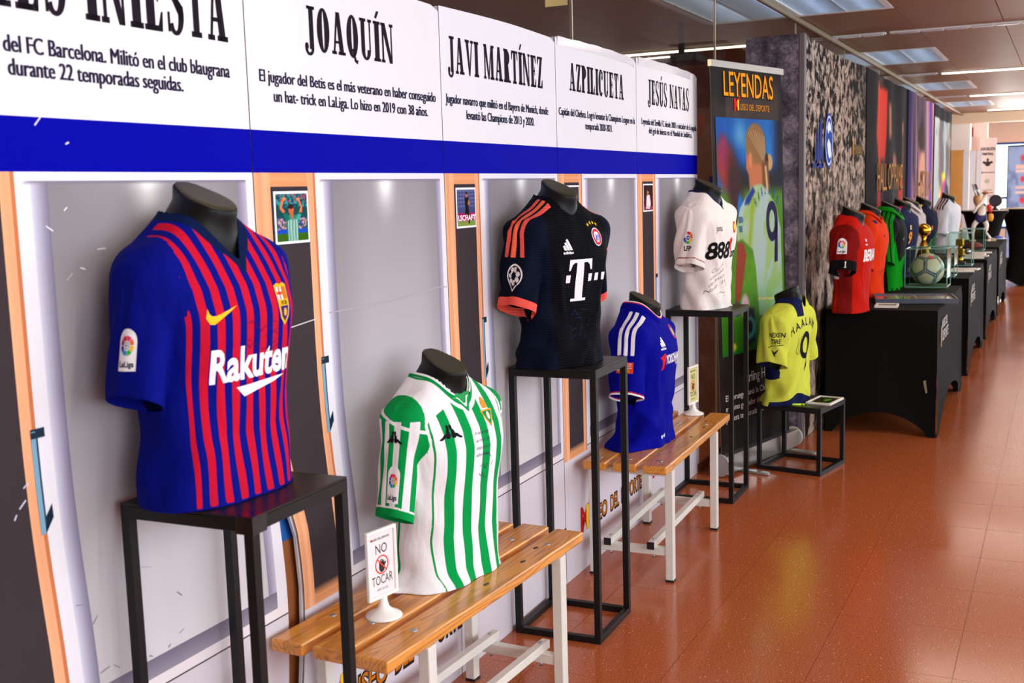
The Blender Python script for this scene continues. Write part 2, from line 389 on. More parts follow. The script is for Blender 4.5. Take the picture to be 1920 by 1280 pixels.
# ceiling: metal panels in rows, recessed louvred luminaires, strip lights at every third joint
ZC = 3.0; PX, PY = 1.4833, .706; CX0, CY0 = 7.783 - 7 * PX, 1.236 - 6 * PY
M_CEIL = mat('ceiling_metal', (140, 92, 58), .45, .0, .4, var=.05, vscale=.8, bump=.05, bscale=2.2, stretch=(1, 6, 1))
M_CGAP = mat('ceiling_gap', (20, 14, 10), .9)
ceil = box('ceiling', (-3.4, -3.3, ZC + .12), (33, 8.0, ZC + .2), M_CGAP); tag(ceil, kind='structure', label='brownish metal panel ceiling')
_cm = bpy.data.meshes.new('ceiling_panel'); _b = bmesh.new(); bbox(_b, (.003, .003, 0), (PX - .003, PY - .003, .06), 0); _b.to_mesh(_cm); _b.free(); _cm.materials.append(M_CEIL)
LUM = []
for i in range(0, 27):
    for j in range(0, 16):
        ph = (i - 7) % 3
        if ph == 0 and j in (6, 7): LUM.append((i, j)); continue
        x, y = CX0 + i * PX, CY0 + j * PY
        o = bpy.data.objects.new('ceiling_panel', _cm); COL.objects.link(o); o.parent = ceil; o.location = (x, y, ZC)
M_ALU = mat('brushed_aluminium', (190, 186, 178), .32, .9)
M_WHITE = mat('white_lacquer', (235, 235, 232), .4)
M_LOUV = mat('louvre_mirror', (222, 230, 238), .3, .85)
M_TUBE = mat('tube_sky_glow', (220, 235, 255), .5, emit=(205, 226, 255), estr=4.5)  # tube glow stands in for sky reflected in the unlit luminaires
M_DARK = mat('dark_cavity', (40, 32, 30), .7)
M_STRIP = mat('strip_diffuser', (255, 246, 225), .5, emit=(255, 240, 214), estr=9.0)
LUMX = sorted({i for i, j in LUM})
_ord = ['nearest', 'second', 'third', 'fourth', 'fifth', 'sixth', 'seventh', 'eighth', 'ninth']
_n = 0
for i in LUMX:
    x = CX0 + i * PX
    if x > 28: continue
    vis = 5 < x < 27
    r = empty('ceiling_luminaire', (x, CY0 + 6 * PY, ZC))
    if vis:
        tag(r, 'square louvred ceiling luminaire with bluish mirror blades, %s one along the ceiling from the front' % _ord[_n], 'ceiling light', 'louvred ceiling luminaires'); _n += 1
    else: tag(r, 'square louvred ceiling luminaire %s' % ('over the nearer bench' if x > 2 else 'behind the viewer'), 'ceiling light', 'louvred ceiling luminaires')
    wx, wy = PX, 2 * PY
    bm = bmesh.new()
    bbox(bm, (0, 0, -.004), (wx, .05, .10)); bbox(bm, (0, wy - .05, -.004), (wx, wy, .10)); bbox(bm, (0, .05, -.004), (.05, wy - .05, .10)); bbox(bm, (wx - .05, .05, -.004), (wx, wy - .05, .10))
    bbox(bm, (.035, wy / 2 - .02, -.002), (wx - .035, wy / 2 + .02, .06))
    bmo('frame', bm, M_WHITE, r)
    box('reflector', (.03, .03, .085), (wx - .03, wy - .03, .095), M_WHITE, r)
    for q in range(4):
        y0 = .09 + q * (wy - .1) / 4
        if LUMX.index(i) == LUMX.index(LUMX[0]) + 4 and q == 0: continue
        tube('lamp_tube', [(.06, y0 + .12, .055), (wx - .06, y0 + .12, .055)], .014, M_TUBE, r, seg=8)
    bm = bmesh.new()
    for k in range(22):
        xx = .06 + k * (wx - .12) / 21; bbox(bm, (xx - .004, .036, 0), (xx + .004, wy - .036, .035))
    tag(bmo('louvre_blades', bm, M_LOUV, r), kind='stuff')
    for q in range(3):
        yy = (q + 1) * wy / 4
        if q == 1: continue
        box('divider', (.036, yy - .008, -.001), (wx - .036, yy + .008, .045), M_LOUV, r)
_k = 0
for i in range(0, 27):
    if (i - 9) % 3 or CX0 + i * PX > 29: continue
    x = CX0 + i * PX
    for (y0, y1, lit) in [(2.66, 4.2, True), (1.50, 2.62, False), (-1.6, 1.46, True)]:
        if abs(x - 10.75) < .2 and y0 == -1.6: lit = False
        if x > 20 and y0 != -1.6: continue
        if x < 5 and y0 > 0: continue
        where = ['near', 'second', 'third', 'fourth', 'fifth', 'last'][min(5, max(0, int((x - 6) / 4.45)))]
        nm = {2.66: 'beyond the glass wall', 1.5: 'above the glass wall rail', -1.6: 'over the walkway'}[y0]
        if x < 6: where = 'overhead' if x > 0 else 'rear'
        r = empty('strip_light', (x, y0, ZC), '%s narrow ceiling strip light %s, %s' % ('glowing white' if lit else 'unlit grey', nm, where + ' row'), 'strip light', 'ceiling strip lights')
        box('housing', (-.05, 0, -.012), (.05, y1 - y0, .03), M_WHITE, r)
        if lit: box('diffuser', (-.036, .02, -.022), (.036, y1 - y0 - .02, -.0121), M_STRIP, r)
        else:
            bm = bmesh.new()
            n = int((y1 - y0) / .2)
            for k in range(n): bbox(bm, (-.035, .02 + k * .2, -.02), (.035, .19 + k * .2, -.0121))
            bmo('diffuser', bm, mat('strip_unlit', (196, 190, 200), .3), r)

# walls
M_WALL = mat('painted_wall', (216, 205, 190), .7)
M_WALLB = mat('brown_wall', (96, 66, 46), .75)
wl = box('wall_left', (-3.4, 8.0, 0), (33, 8.1, 3.2), M_WALLB); tag(wl, kind='structure')
wb = box('wall_back', (-3.5, -3.3, 0), (-3.4, 8.1, 3.2), M_WALL); tag(wb, kind='structure')
bm = bmesh.new()
bbox(bm, (-3.4, -3.0, 0), (33, -2.9, .85)); bbox(bm, (-3.4, -3.0, 2.65), (33, -2.9, 3.2))
for k in range(11):
    x = -3.4 + k * 3.64; bbox(bm, (x - .1, -3.0, .85), (x + .1, -2.9, 2.65))
wr = bmo('wall_right', bm, M_WALL); tag(wr, kind='structure')
XF = 30.0
bm = bmesh.new()
bbox(bm, (XF, 1.66, 0), (XF + .15, 8.0, 3.2)); bbox(bm, (XF, -3.0, 2.52), (XF + .15, 1.66, 3.2)); bbox(bm, (XF, -3.0, 0), (XF + .15, 1.66, .45))
we = bmo('wall_end', bm, mat('end_wall_paint', (240, 214, 192), .7)); tag(we, kind='structure')
# end window: bright glazing bars and panes
w1 = empty('window_1', (XF, -.9, .45)); tag(w1, 'tall bright window closing the far end of the corridor', kind='structure')
bm = bmesh.new()
for y in (-2.0, -1.0, 0.0, .95, 2.51): bbox(bm, (.02, y - .03, 0), (.10, y + .03, 2.07))
bbox(bm, (.02, -2.1, 0), (.10, 2.54, .06)); bbox(bm, (.02, -2.1, 2.02), (.10, 2.54, 2.07)); bbox(bm, (.02, -2.1, .72), (.10, 2.54, .77))
bmo('window_frame', bm, mat('window_frame_blue', (60, 70, 150), .4), w1)
for y0, y1 in ((-2.0, -1.0), (-1.0, 0.0), (0.0, .95), (.95, 2.50)):
    box('pane', (.05, y0 + .03, .06), (.06, y1 - .03, 2.02), glass_mat(), w1)
# glass partition behind the display panels, with the aluminium head rail under the ceiling
rail = box('trim_1', (-2, 1.950, 2.955), (29.9, 1.982, 2.998), mat('rail_bronze', (124, 102, 70), .45, .4), bev=.006); tag(rail, 'long aluminium head rail of the glass partition under the ceiling', kind='structure')
gl = empty('wall_glass', (0, 1.966, 0)); tag(gl, 'glass partition wall behind the display panels', kind='structure')
GX = [-2, .2, 2.43, 4.673, 6.92, 9.2, 11.4, 13.6, 15.8, 18.0]
M_GL = glass_mat('partition_glass', (228, 226, 220), .06)
for a, b in zip(GX, GX[1:]):
    box('glass_pane', (a + .004, -.004, .02), (b - .004, .004, 2.94), M_GL, gl)
for a in GX[1:-1]:
    box('glass_joint', (a - .004, -.006, .02), (a + .004, .006, 2.94), mat('joint_silicone', (196, 182, 160), .4), gl)
box('floor_channel', (-2, -.02, 0), (18, .02, .02), M_ALU, gl)
sk = box('trim_2', (6.4, 1.93, 0), (18, 1.944, .05), mat('skirting', (120, 62, 40), .5)); tag(sk, kind='structure')
# two suspension wires over the roll-up banner and crowd banner
hc = empty('hanging_card', (6.0, 2.62, 2.72), 'pale yellow card hanging from the ceiling above the display boards', 'card')
box('card', (-.003, -.075, 0), (.003, .06, .26), mat('pale_card', (206, 196, 140), .6), hc); box('thread', (-.001, -.01, .26), (.001, -.008, .282), M_ALU, hc)
# room behind the glass: a board with rotated gold lettering, ceiling projector
bd = empty('notice_board', (7.9, 2.34, 0), 'tall brown board with sideways gold lettering standing behind the glass', 'board')
box('board', (0, -.32, 0), (.035, .35, 2.24), mat('board_brown', (116, 66, 40), .6, var=.10, vscale=40), bd, .004)
A = Art(); gold = (172, 104, 22)
_pl = plane_place((7.9, 2.17, 0), (0, -1, 0), (0, 0, 1), (-1, 0, 0))
for ch, zc in (('D', .52), ('E', .625), ('P', .705), ('O', .80), ('S', 1.80)):
    A = Art(); A.add([[(-y + .10, x + zc) for x, y in q] for q in text_polys(ch, -.036, .036, 0, .125, .0)], gold)
    art_mesh('letter', A, _pl, mat_print('print_ink', .75, .08), bd, world=True)
A = Art(); A.add([rect(.02, .07, 2.05, 2.19)], (235, 190, 40)); A.add([[(-.06, 2.05), (-.01, 2.05), (-.03, 2.19)]], (210, 40, 40)); A.add([rect(-.12, .12, 1.72, 1.76)], (30, 40, 150))
art_mesh('colour_marks', A, _pl, mat_print('print_ink', .75, .08), bd, world=True)
pj = empty('projector', (9.0, 2.83, 2.70), 'small dark projector hanging from the ceiling behind the glass', 'projector')
box('body', (-.15, -.16, -.03), (.15, .16, .05), mat('projector_grey', (52, 44, 40), .5), pj, .015)
box('ceiling_mount', (-.02, -.02, .05), (.02, .02, .30), M_DARK, pj)
lathe('lens', [(.03, -.02), (.045, 0), (.045, .02)], M_DARK, pj, 16, (-.16, .05, .0))
# ------------------------------------------------------------------ locker display panels along the left side
SEAM = [1.30, 2.303, 3.313, 4.288, 5.294, 6.36]
PTOP = 2.305
def bow(x, z):
    k = np.clip((3.45 - x) / .75, 0, 1); k = k * k * (3 - 2 * k)
    return .036 * k * np.exp(-((z - .70) / .52) ** 4)
def wall_pt(x, z, off=0.0):
    x = np.asarray(x, float); z = np.asarray(z, float)
    b = bow(x, z); y = 1.866 + .0165 * (x - 3.6) + b - off
    # the curled boards: their prints swing along the wall at knee height
    w = np.interp(x, [1.3, 2.29, 2.31, 3.30, 3.32, 4.25], [.038, .030, .066, .044, .036, 0.0])
    return np.stack([(x + w * np.exp(-((z - .60) / .36) ** 2) + b * x / 1.86) * 1.013, (y + off) * 1.013 - off, np.maximum(1.7 + (z - 1.7) * 1.013, 0)], -1)
def gapx(i, u, z):
    """the second panel's lower left edge curls away and leaves a gap"""
    return .052 * np.clip(1 - np.asarray(u) / .2, 0, 1) * sstep(1.02, .78, z) if i == 1 else 0.0
def locker_color(u, z):
    """the printed changing-room picture: blue band, white head panel, door column and alcove"""
    c = np.zeros((len(u), 3)); c[:] = (228, 226, 232)
    def put(m, rgb): c[m] = np.broadcast_to(np.array(rgb, float), c.shape)[m]
    low = z < 1.764
    put((z >= 1.764) & (z < 1.871), (3, 5, 158))
    # alcove back wall, lighter towards the bottom
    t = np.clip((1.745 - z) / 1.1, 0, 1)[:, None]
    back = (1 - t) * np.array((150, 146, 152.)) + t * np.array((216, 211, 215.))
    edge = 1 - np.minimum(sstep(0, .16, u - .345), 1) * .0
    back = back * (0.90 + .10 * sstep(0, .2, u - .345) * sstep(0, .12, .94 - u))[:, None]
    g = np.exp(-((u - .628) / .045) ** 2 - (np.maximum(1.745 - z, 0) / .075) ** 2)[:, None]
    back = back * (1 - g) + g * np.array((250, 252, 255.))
    put(low, back)
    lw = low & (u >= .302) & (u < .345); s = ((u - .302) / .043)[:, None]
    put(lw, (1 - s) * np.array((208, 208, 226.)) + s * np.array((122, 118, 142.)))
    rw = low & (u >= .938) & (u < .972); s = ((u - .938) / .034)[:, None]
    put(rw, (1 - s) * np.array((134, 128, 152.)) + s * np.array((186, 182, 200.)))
    put(low & (u < .302), (230, 228, 236)); put(low & (u >= .972), (226, 224, 233))
    put(low & (z > 1.746) & (u >= .265), (226, 224, 236))
    put(low & (u >= .30) & (u < .972) & (z > 1.739) & (z <= 1.746), (124, 118, 140))
    # alcove floor, lip, plinth
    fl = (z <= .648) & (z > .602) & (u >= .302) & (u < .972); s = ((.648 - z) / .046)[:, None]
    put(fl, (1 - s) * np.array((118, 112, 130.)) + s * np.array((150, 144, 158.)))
    put((z <= .602) & (z > .575) & (u >= .265), (232, 224, 228))
    put((z <= .575), (214, 206, 214)); put((z <= .575) & (z > .571) & (u >= .265), (66, 58, 66))
    # door column
    dr = low & (u < .265) & (z > .552)
    w = np.sin(u * 420) * .5 + np.sin(u * 170 + 1) * .5 + .3 * np.sin(z * 9 + u * 60)
    put(dr, np.array((234, 168, 126.)) + w[:, None] * np.array((14, 13, 12.)))
    rl = dr & ((z > 1.728) | (z < .60)) & (u > .066) & (u < .228)
    put(rl, np.array((226, 156, 108.)) + (np.sin(z * 900) * .5)[:, None] * np.array((14, 13, 12.)))
    put(dr & (u >= .066) & (u < .228) & (z <= 1.728) & (z >= .60), (62, 54, 58))
    put(dr & (u > .255), (200, 120, 78))
    return c
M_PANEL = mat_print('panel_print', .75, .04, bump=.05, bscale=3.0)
M_EDGE = mat('foam_board_edge', (225, 225, 232), .6)
UL = np.array(sorted(set(list(np.linspace(0, .255, 22)) + [.066, .228, .265, .28, .302, .315, .33, .345, .37, .40, .45, .50, .54] + list(np.linspace(.56, .70, 13)) + [.74, .80, .86, .90, .938, .95, .972, .985, 1.0])))
ZL = np.array([0, .08, .2, .3, .4, .48, .552, .571, .575, .602, .612, .63, .648, .70, .78, .86, .94, 1.02, 1.1, 1.2, 1.3, 1.4, 1.5, 1.56, 1.6, 1.63, 1.66, 1.68, 1.695, 1.71, 1.72, 1.728, 1.737, 1.746, 1.764, 1.80, 1.84, 1.871, 1.95, 2.03, 2.1, 2.16, 2.22, 2.27, 1.0e9])
def panel_top(i, u): 
    base = [2.300, 2.303, 2.305, 2.312, 2.322][i]
    return base + .006 * np.sin(u * 3.0) - .014 * sstep(.95, 1.0, u) - .004 * sstep(.5, 1, u)
NAMES = [('ANDRÉS INIESTA', -.02, .945, 2.076, 2.245), ('JOAQUÍN', .25, .715, 2.092, 2.208), ('JAVI MARTÍNEZ', .052, .872, 2.096, 2.216), ('AZPILICUETA', .146, .828, 2.108, 2.222), ('JESÚS NAVAS', .165, .856, 2.110, 2.232)]
LINES = [[('Es un jugador leyenda', .20, .80, 2.03), ('del FC Barcelona. Militó en el club blaugrana', .265, .935, 1.992), ('durante 22 temporadas seguidas.', .272, .765, 1.948)],
         [('El jugador del Betis es el más veterano en haber conseguido', .045, .962, 1.993), ('un hat- trick en LaLiga. Lo hizo en 2019 con 38 años.', .10, .908, 1.945)],
         [('Jugador navarro que militó en el Bayern de Munich, donde', .026, .915, 1.996), ('levantó las Champions de 2013 y 2020.', .178, .77, 1.948)],
         [('Capitán del Chelsea. Logró levantar la Champions League en la', .022, .976, 2.003), ('temporada 2020-2021.', .315, .66, 1.955)],
         [('Leyenda del Sevilla FC desde 2003 e iniciador de la jugada', .067, .985, 2.008), ('del gol de Iniesta en el Mundial de Sudáfrica.', .173, .90, 1.966)]]
PLAB = ['locker print panel at the left edge, its heading ending in INIESTA', 'locker print panel headed JOAQUÍN behind the green and white shirt', 'locker print panel headed JAVI MARTÍNEZ behind the navy shirt', 'locker print panel headed AZPILICUETA behind the royal blue shirt', 'locker print panel headed JESÚS NAVAS behind the white shirt, last of the row']
def portrait(k):
    def f(U, V):
        if k == 0: p = Paint(U, V, (206, 214, 222)); p.el(.5, .5, .3, .4, (120, 150, 170)); return p.c
        if k == 1:
            p = Paint(U, V, (18, 70, 78)); n = fbm(U * 22, V * 22, 3)
            p.mix(sstep(.45, .6, n) * (V > .72), (40, 150, 160)); p.mix(sstep(.5, .62, fbm(U * 18, V * 18, 5)) * (V > .8), (150, 60, 90))
            p.mix((V < .48) * sstep(.40, .6, fbm(U * 26, V * 26, 9)), (205, 160, 150)); p.mix(((V < .5) & (V > .2)) * sstep(.55, .6, fbm(U * 20, V * 20, 2)), (60, 60, 170))
            p.mix((V < .24) * 1.0, (20, 70, 190)); p.mix((V < .16) * 1.0, (52, 98, 10))
            p.poly([(.30, .55), (.70, .55), (.66, 0), (.32, 0)], (40, 130, 110), .02)
            for q in range(7): p.poly([(.36 + q * .045, .46), (.375 + q * .045, .46), (.375 + q * .045, 0), (.36 + q * .045, 0)], (225, 245, 240), .006)
            p.poly([(.20, .58), (.34, .60), (.40, .46), (.30, .40)], (14, 110, 92), .015); p.poly([(.68, .58), (.80, .56), (.70, .42), (.62, .46)], (60, 160, 150), .015)
            for P in ([(.20, .60), (.10, .70), (.20, .90), (.28, .90), (.18, .72), (.28, .62)], [(.72, .60), (.78, .72), (.68, .88), (.74, .90), (.84, .72), (.82, .60)]): p.poly(P, (226, 120, 62), .012)
            p.el(.26, .90, .05, .035, (230, 130, 80)); p.el(.70, .88, .05, .035, (230, 130, 80))
            p.el(.47, .66, .085, .10, (206, 98, 48)); p.el(.46, .73, .09, .05, (44, 24, 16)); p.poly([(.42, .58), (.54, .58), (.52, .48), (.46, .48)], (200, 96, 50), .01)
            return p.c
        if k == 2:
            p = Paint(U, V, (62, 70, 118)); p.mix((np.sin(V * 60) > .4) * (V > .5) * .5, (120, 126, 170)); p.mix((np.sin(U * 40) > .8) * (V > .5) * .4, (120, 126, 170))
            p.mix((V < .36) * 1.0, (168, 20, 92)); p.mix((V < .14) * 1.0, (120, 150, 60))
            p.poly([(.40, .78), (.66, .78), (.62, .42), (.44, .42)], (22, 16, 18), .012); p.poly([(.42, .44), (.64, .44), (.66, .30), (.40, .30)], (18, 14, 16), .012)
            p.poly([(.44, .32), (.52, .32), (.44, .06), (.38, .06)], (190, 110, 80), .01); p.poly([(.56, .32), (.64, .32), (.68, .06), (.60, .06)], (24, 18, 22), .01)
            p.el(.52, .86, .06, .07, (190, 108, 70)); p.el(.52, .90, .06, .035, (40, 24, 16)); p.poly([(.64, .74), (.72, .60), (.60, .56), (.58, .62)], (190, 108, 70), .012)
            return p.c
        if k == 3:
            p = Paint(U, V, (54, 48, 50)); p.poly([(.32, .66), (.70, .66), (.84, .56), (.80, .1), (.36, 0), (.28, .3)], (22, 40, 170), .015)
            p.poly([(.30, .40), (.40, .38), (.34, .06), (.26, .1)], (200, 110, 60), .012); p.el(.44, .80, .11, .12, (206, 122, 70)); p.el(.48, .90, .12, .07, (70, 40, 22))
            p.poly([(.40, .72), (.54, .72), (.54, .64), (.42, .64)], (200, 116, 66), .01)
            return p.c
        p = Paint(U, V, (50, 18, 18)); p.mix(sstep(.45, .62, fbm(U * 9, V * 9, 4)) * (V < .6), (130, 24, 26)); p.mix((V < .14) * 1.0, (140, 60, 60))
        p.poly([(.30, .60), (.62, .62), (.74, .30), (.70, .12), (.24, .14)], (232, 224, 232), .015); p.poly([(.30, .56), (.36, .56), (.42, .80), (.36, .82)], (196, 120, 82), .012)
        p.el(.46, .72, .08, .09, (196, 120, 82)); p.el(.46, .80, .08, .05, (36, 20, 16)); p.poly([(.28, .2), (.62, .16), (.66, .04), (.2, .06)], (210, 200, 214), .015)
        return p.c
    return f
PSLAB = [None, 'print of a player in green and white raising both arms', 'print of a dark clad player walking', 'print of a player in a blue shirt seen from behind', 'print of a kneeling player in white']
for i in range(5):
    x0 = SEAM[i]; wd = SEAM[i + 1] - SEAM[i] - .004
    r = empty('locker_display_board', (x0, 1.866 + .0165 * (x0 - 3.6), 0), PLAB[i], 'display board', 'locker display boards')
    zz = np.minimum(ZL, 1e9)
    nu, nz = len(UL), len(ZL)
    Vt = []
    for z in ZL:
        for u in UL:
            zt = panel_top(i, u); Vt.append((u, zt if z > 100 else min(z, zt)))
    Vt = np.array(Vt); P3 = wall_pt(x0 + Vt[:, 0] * wd + gapx(i, Vt[:, 0], Vt[:, 1]), Vt[:, 1])
    Fc = []; cu = []; cz = []
    for b in range(nz - 1):
        for a in range(nu - 1):
            q = (b * nu + a, b * nu + a + 1, (b + 1) * nu + a + 1, (b + 1) * nu + a); Fc.append(q)
            um = (UL[a] + UL[a + 1]) / 2; zl, zh = ZL[b], min(ZL[b + 1], 2.31); zm = (zl + zh) / 2
            for (uu, zq) in ((UL[a], zl), (UL[a + 1], zl), (UL[a + 1], zh), (UL[a], zh)):
                cu.append(um + (uu - um) * .98); cz.append(zm + (zq - zm) * .98)
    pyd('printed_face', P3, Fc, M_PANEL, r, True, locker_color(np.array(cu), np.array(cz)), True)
    # foam board behind the print
    us = np.linspace(0, 1, 14); zs = np.linspace(0, 1, 16); nb = len(us); V = []
    for off in (-.009, -.018):
        for z in zs:
            for u in us: V.append(wall_pt(x0 + u * wd + gapx(i, u, z * 2.3), z * (panel_top(i, u) - .0005), off))
    n1 = nb * len(zs); Fc = []
    for b in range(len(zs) - 1):
        for a in range(nb - 1):
            q = (b * nb + a, b * nb + a + 1, (b + 1) * nb + a + 1, (b + 1) * nb + a); Fc.append(q); Fc.append(tuple(n1 + k for k in q[::-1]))
    T = (len(zs) - 1) * nb
    for a in range(nb - 1):
        Fc.append((T + a, T + a + 1, n1 + T + a + 1, n1 + T + a)); Fc.append((a + 1, a, n1 + a, n1 + a + 1))
    for b in range(len(zs) - 1):
        Fc.append((b * nb, (b + 1) * nb, n1 + (b + 1) * nb, n1 + b * nb)); e = nb - 1
        Fc.append(((b + 1) * nb + e, b * nb + e, n1 + b * nb + e, n1 + (b + 1) * nb + e))
    pyd('foam_board', V, Fc, M_EDGE, r, False, None, True)
    pl = lambda U, x0=x0, wd=wd: wall_pt(x0 + U[:, 0] * wd, U[:, 1], .0012 + U[:, 2] * .0006)
    A = Art(); ink = (28, 22, 34)
    nm, a, b, c, d = NAMES[i]; A.add(slab_text(nm, a, b, c, d), ink)
    for s, a, b, c in LINES[i]:
        if i == 0 and c > 2.0: continue
        A.add(text_polys(s, a, b - .003, c, .031 if i else .033, 0.0), (34, 34, 62)); A.add(text_polys(s, a + .0026, b - .0004, c, .031 if i else .033, 0.0), (34, 34, 62), .5)
    art_mesh('lettering', A, pl, mat_print('print_ink', .75, .08), r, .12, True)
    # museum logo low on the panel
    A = Art(); zb = .20
    A.add(text_polys('M', .17, .27, zb, .105, .05), (200, 30, 28)); A.add(text_polys('I', .235, .265, zb, .105, .03), (240, 190, 30), 1); A.add(stroke([(.27, zb + .10), (.285, zb + .135), (.28, zb + .16)], .014), (210, 30, 28), 1)
    for w, a, b in (('USEO', .29, .50), ('DEL', .55, .66), ('DEPORTE', .70, 1.0)):
        A.add(text_polys(w, a - .004, b + .006, zb - .006, .072, .055), (46, 28, 18)); A.add(text_polys(w, a, b, zb, .064, .012), (196, 110, 24), 1)
    art_mesh('museum_logo', A, pl, mat_print('print_ink', .75, .08), r, .12, True)
    # printed door handle
    A = Art(); A.add([rect(.250, .262, 1.03, 1.25)], (120, 168, 196)); A.add([[(.250, 1.03), (.262, 1.03), (.285, 1.06), (.285, 1.09), (.262, 1.06)]], (22, 40, 58)); A.add([rect(.25, .285, 1.235, 1.255)], (30, 50, 66)); A.add([rect(.262, .266, 1.05, 1.24)], (40, 62, 84), 1)
    art_mesh('printed_handle', A, pl, mat_print('print_ink', .75, .08), r, .12, True)
    # player portrait print: dark mount, white border, picture
    if i > 0:
        A = Art(); A.add([rect(.066, .228, 1.575, 1.722)], (52, 46, 56)); A.add([rect(.074, .226, 1.578, 1.716)], (238, 240, 246), 1)
        po = art_mesh('portrait', A, pl, mat_print('print_ink', .75, .08), r, .12, True)
        po['label'] = PSLAB[i]
        grid_print('picture', lambda U, V, x0=x0, wd=wd: wall_pt(x0 + (.082 + U * .136) * wd, 1.585 + V * .124, .0032), 56, 64, portrait(i), mat_print('print_ink', .75, .08), po)
        if i in (2, 3):
            A = Art()
            if i == 2: A.add(text_polys('LSCHAFT', .084, .216, 1.604, .018, .03), (245, 240, 245))
            else: A.add(text_polys('28', .15, .185, 1.60, .030, .02), (240, 240, 250))
            art_mesh('picture_lettering', A, lambda U, x0=x0, wd=wd: wall_pt(x0 + U[:, 0] * wd, U[:, 1], .0042), mat_print('print_ink', .75, .08), po, None, True)
# scuffs, tape
M_TAPE = mat('clear_tape', (214, 212, 220), .12, spec=.8)
def on_panel(i): return [o for o in COL.objects if o.name.startswith('locker_display_board') and o.parent is None][i]
PAN = [o for o in COL.objects if o.name.startswith('locker_display_board') and o.parent is None]
A = Art(); A.add(stroke([(.30, 1.376), (.62, 1.374), (.93, 1.392), (.99, 1.388)], .0035), (176, 166, 172)); A.add(stroke([(.07, 1.352), (.235, 1.366)], .003), (214, 206, 206))
art_mesh('fold_line', A, lambda U: wall_pt(2.303 + U[:, 0] * 1.006, U[:, 1], .0016), mat_print('print_ink', .75, .08), PAN[1], .1, True)
A = Art()
for k in range(26):
    x, z = RNG.uniform(.27, .62), RNG.uniform(.4, 1.95)
    a = RNG.uniform(-.9, .9); l = RNG.uniform(.006, .035)
    A.add(stroke([(x, z), (x + l * math.cos(a), z + l * math.sin(a))], RNG.uniform(.001, .004)), (232, 228, 236) if z > .9 or x < .3 else (150, 140, 150))
for (x, z, l, a) in ((.325, 1.855, .03, .8), (.40, 1.82, .012, .4), (.205, 1.10, .03, .7), (.22, 1.14, .02, .6), (.19, 1.08, .015, 1.0)):
    A.add(stroke([(x, z), (x + .7 * l * math.cos(a), z + .7 * l * math.sin(a))], .0035), (206, 206, 226))
tag(art_mesh('scuff_marks', A, lambda U: wall_pt(1.30 + U[:, 0], U[:, 1], .0014), mat_print('print_ink', .75, .08), PAN[0], .1, True), kind='stuff')
for i, (u0, u1, dz) in enumerate([(.02, .98, .03), (.03, .93, .035)]):
    pi = 3 + i
    V = []; Fc = []
    us = np.linspace(u0, u1, 20)
    for u in us:
        zt = panel_top(pi, u)
        V += [wall_pt(SEAM[pi] + u * 1.0, zt - dz, .0016), wall_pt(SEAM[pi] + u * 1.0, zt + .003 + .0015 * math.sin(u * 31), .003)]
    for k in range(len(us) - 1): Fc.append((2 * k, 2 * k + 2, 2 * k + 3, 2 * k + 1))
    t = pyd('clear_tape', V, Fc, M_TAPE, PAN[pi], False, None, True)
# narrow strip of another board glimpsed in the gap between the first two panels
g = empty('spare_board', (2.36, 1.948, 0), 'narrow brown and blue board edge in the gap beside the striped shirt', 'board')
bm = bmesh.new(); bbox(bm, (0, -.005, 0), (.22, .005, .745)); bmo('lower_board', bm, mat('board_tan', (150, 88, 44), .6), g)
bm = bmesh.new(); bbox(bm, (0, -.005, .745), (.22, .005, .98)); bmo('blue_field', bm, mat('board_blue', (22, 92, 170), .6), g)
bm = bmesh.new(); bbox(bm, (0, -.005, .98), (.22, .005, 1.9)); bmo('upper_board', bm, mat('board_tan', (150, 88, 44), .6), g)
# ------------------------------------------------------------------ black metal display stands
M_BLK = mat('black_powder_coat', (15, 14, 15), .45, spec=.3, bump=.08, bscale=260)
M_BLKT = mat('black_table_top', (30, 28, 28), .36, spec=.35, bump=.06, bscale=200)
def stand(corner, w, d, h, rz, label, tape=False):
    """corner: the near corner towards the walkway; local x runs along the hall, y towards the panels"""
    r = empty('display_stand', (corner[0], corner[1], 0), label, 'display stand', 'black metal display stands', rz)
    t = .024
    box('table_top', (0, 0, h - .006), (w, d, h), M_BLKT, r, .0015)
    bm = bmesh.new()
    for lo, hi in (((0, 0, h - .034), (w, t, h - .006)), ((0, d - t, h - .034), (w, d, h - .006)), ((0, t, h - .034), (t, d - t, h - .006)), ((w - t, t, h - .034), (w, d - t, h - .006))): bbox(bm, lo, hi, .001)
    bmo('top_frame', bm, M_BLK, r)
    for x in (0, w - t):
        for y in (0, d - t): box('leg', (x, y, 0), (x + t, y + t, h - .034), M_BLK, r, .001)
    for lo, hi in (((t, 0, 0), (w - t, t, t)), ((t, d - t, 0), (w - t, d, t)), ((0, t, 0), (t, d - t, t)), ((w - t, t, 0), (w, d - t, t))): box('floor_rail', lo, hi, M_BLK, r, .001)
    if tape:
        bm = bmesh.new()
        bbox(bm, (-.0025, -.0025, h - .038), (.046, -.0005, h + .001)); bbox(bm, (-.0025, -.0005, h - .038), (-.0005, .042, h + .001)); bbox(bm, (-.003, -.003, h + .0005), (.044, .040, h + .0014))
        bmo('clear_tape', bm, mat('shiny_tape', (18, 17, 17), .22, spec=.6), r)['label'] = 'shiny clear tape wrapped round the corner'
    return r
stand((1.800, 1.497), .362, .358, 1.044, math.radians(1.5), 'tall black metal stand carrying the red and blue striped shirt', True)
stand((3.777, 1.522), .358, .350, 1.044, math.radians(1.5), 'tall black metal stand carrying the navy shirt, between the two benches')
stand((5.806, 1.560), .355, .366, 1.042, math.radians(0.8), 'tall black metal stand carrying the white shirt')
stand((6.540, 1.241), .390, .398, .402, math.radians(-10.8), 'low black metal stand carrying the yellow shirt')

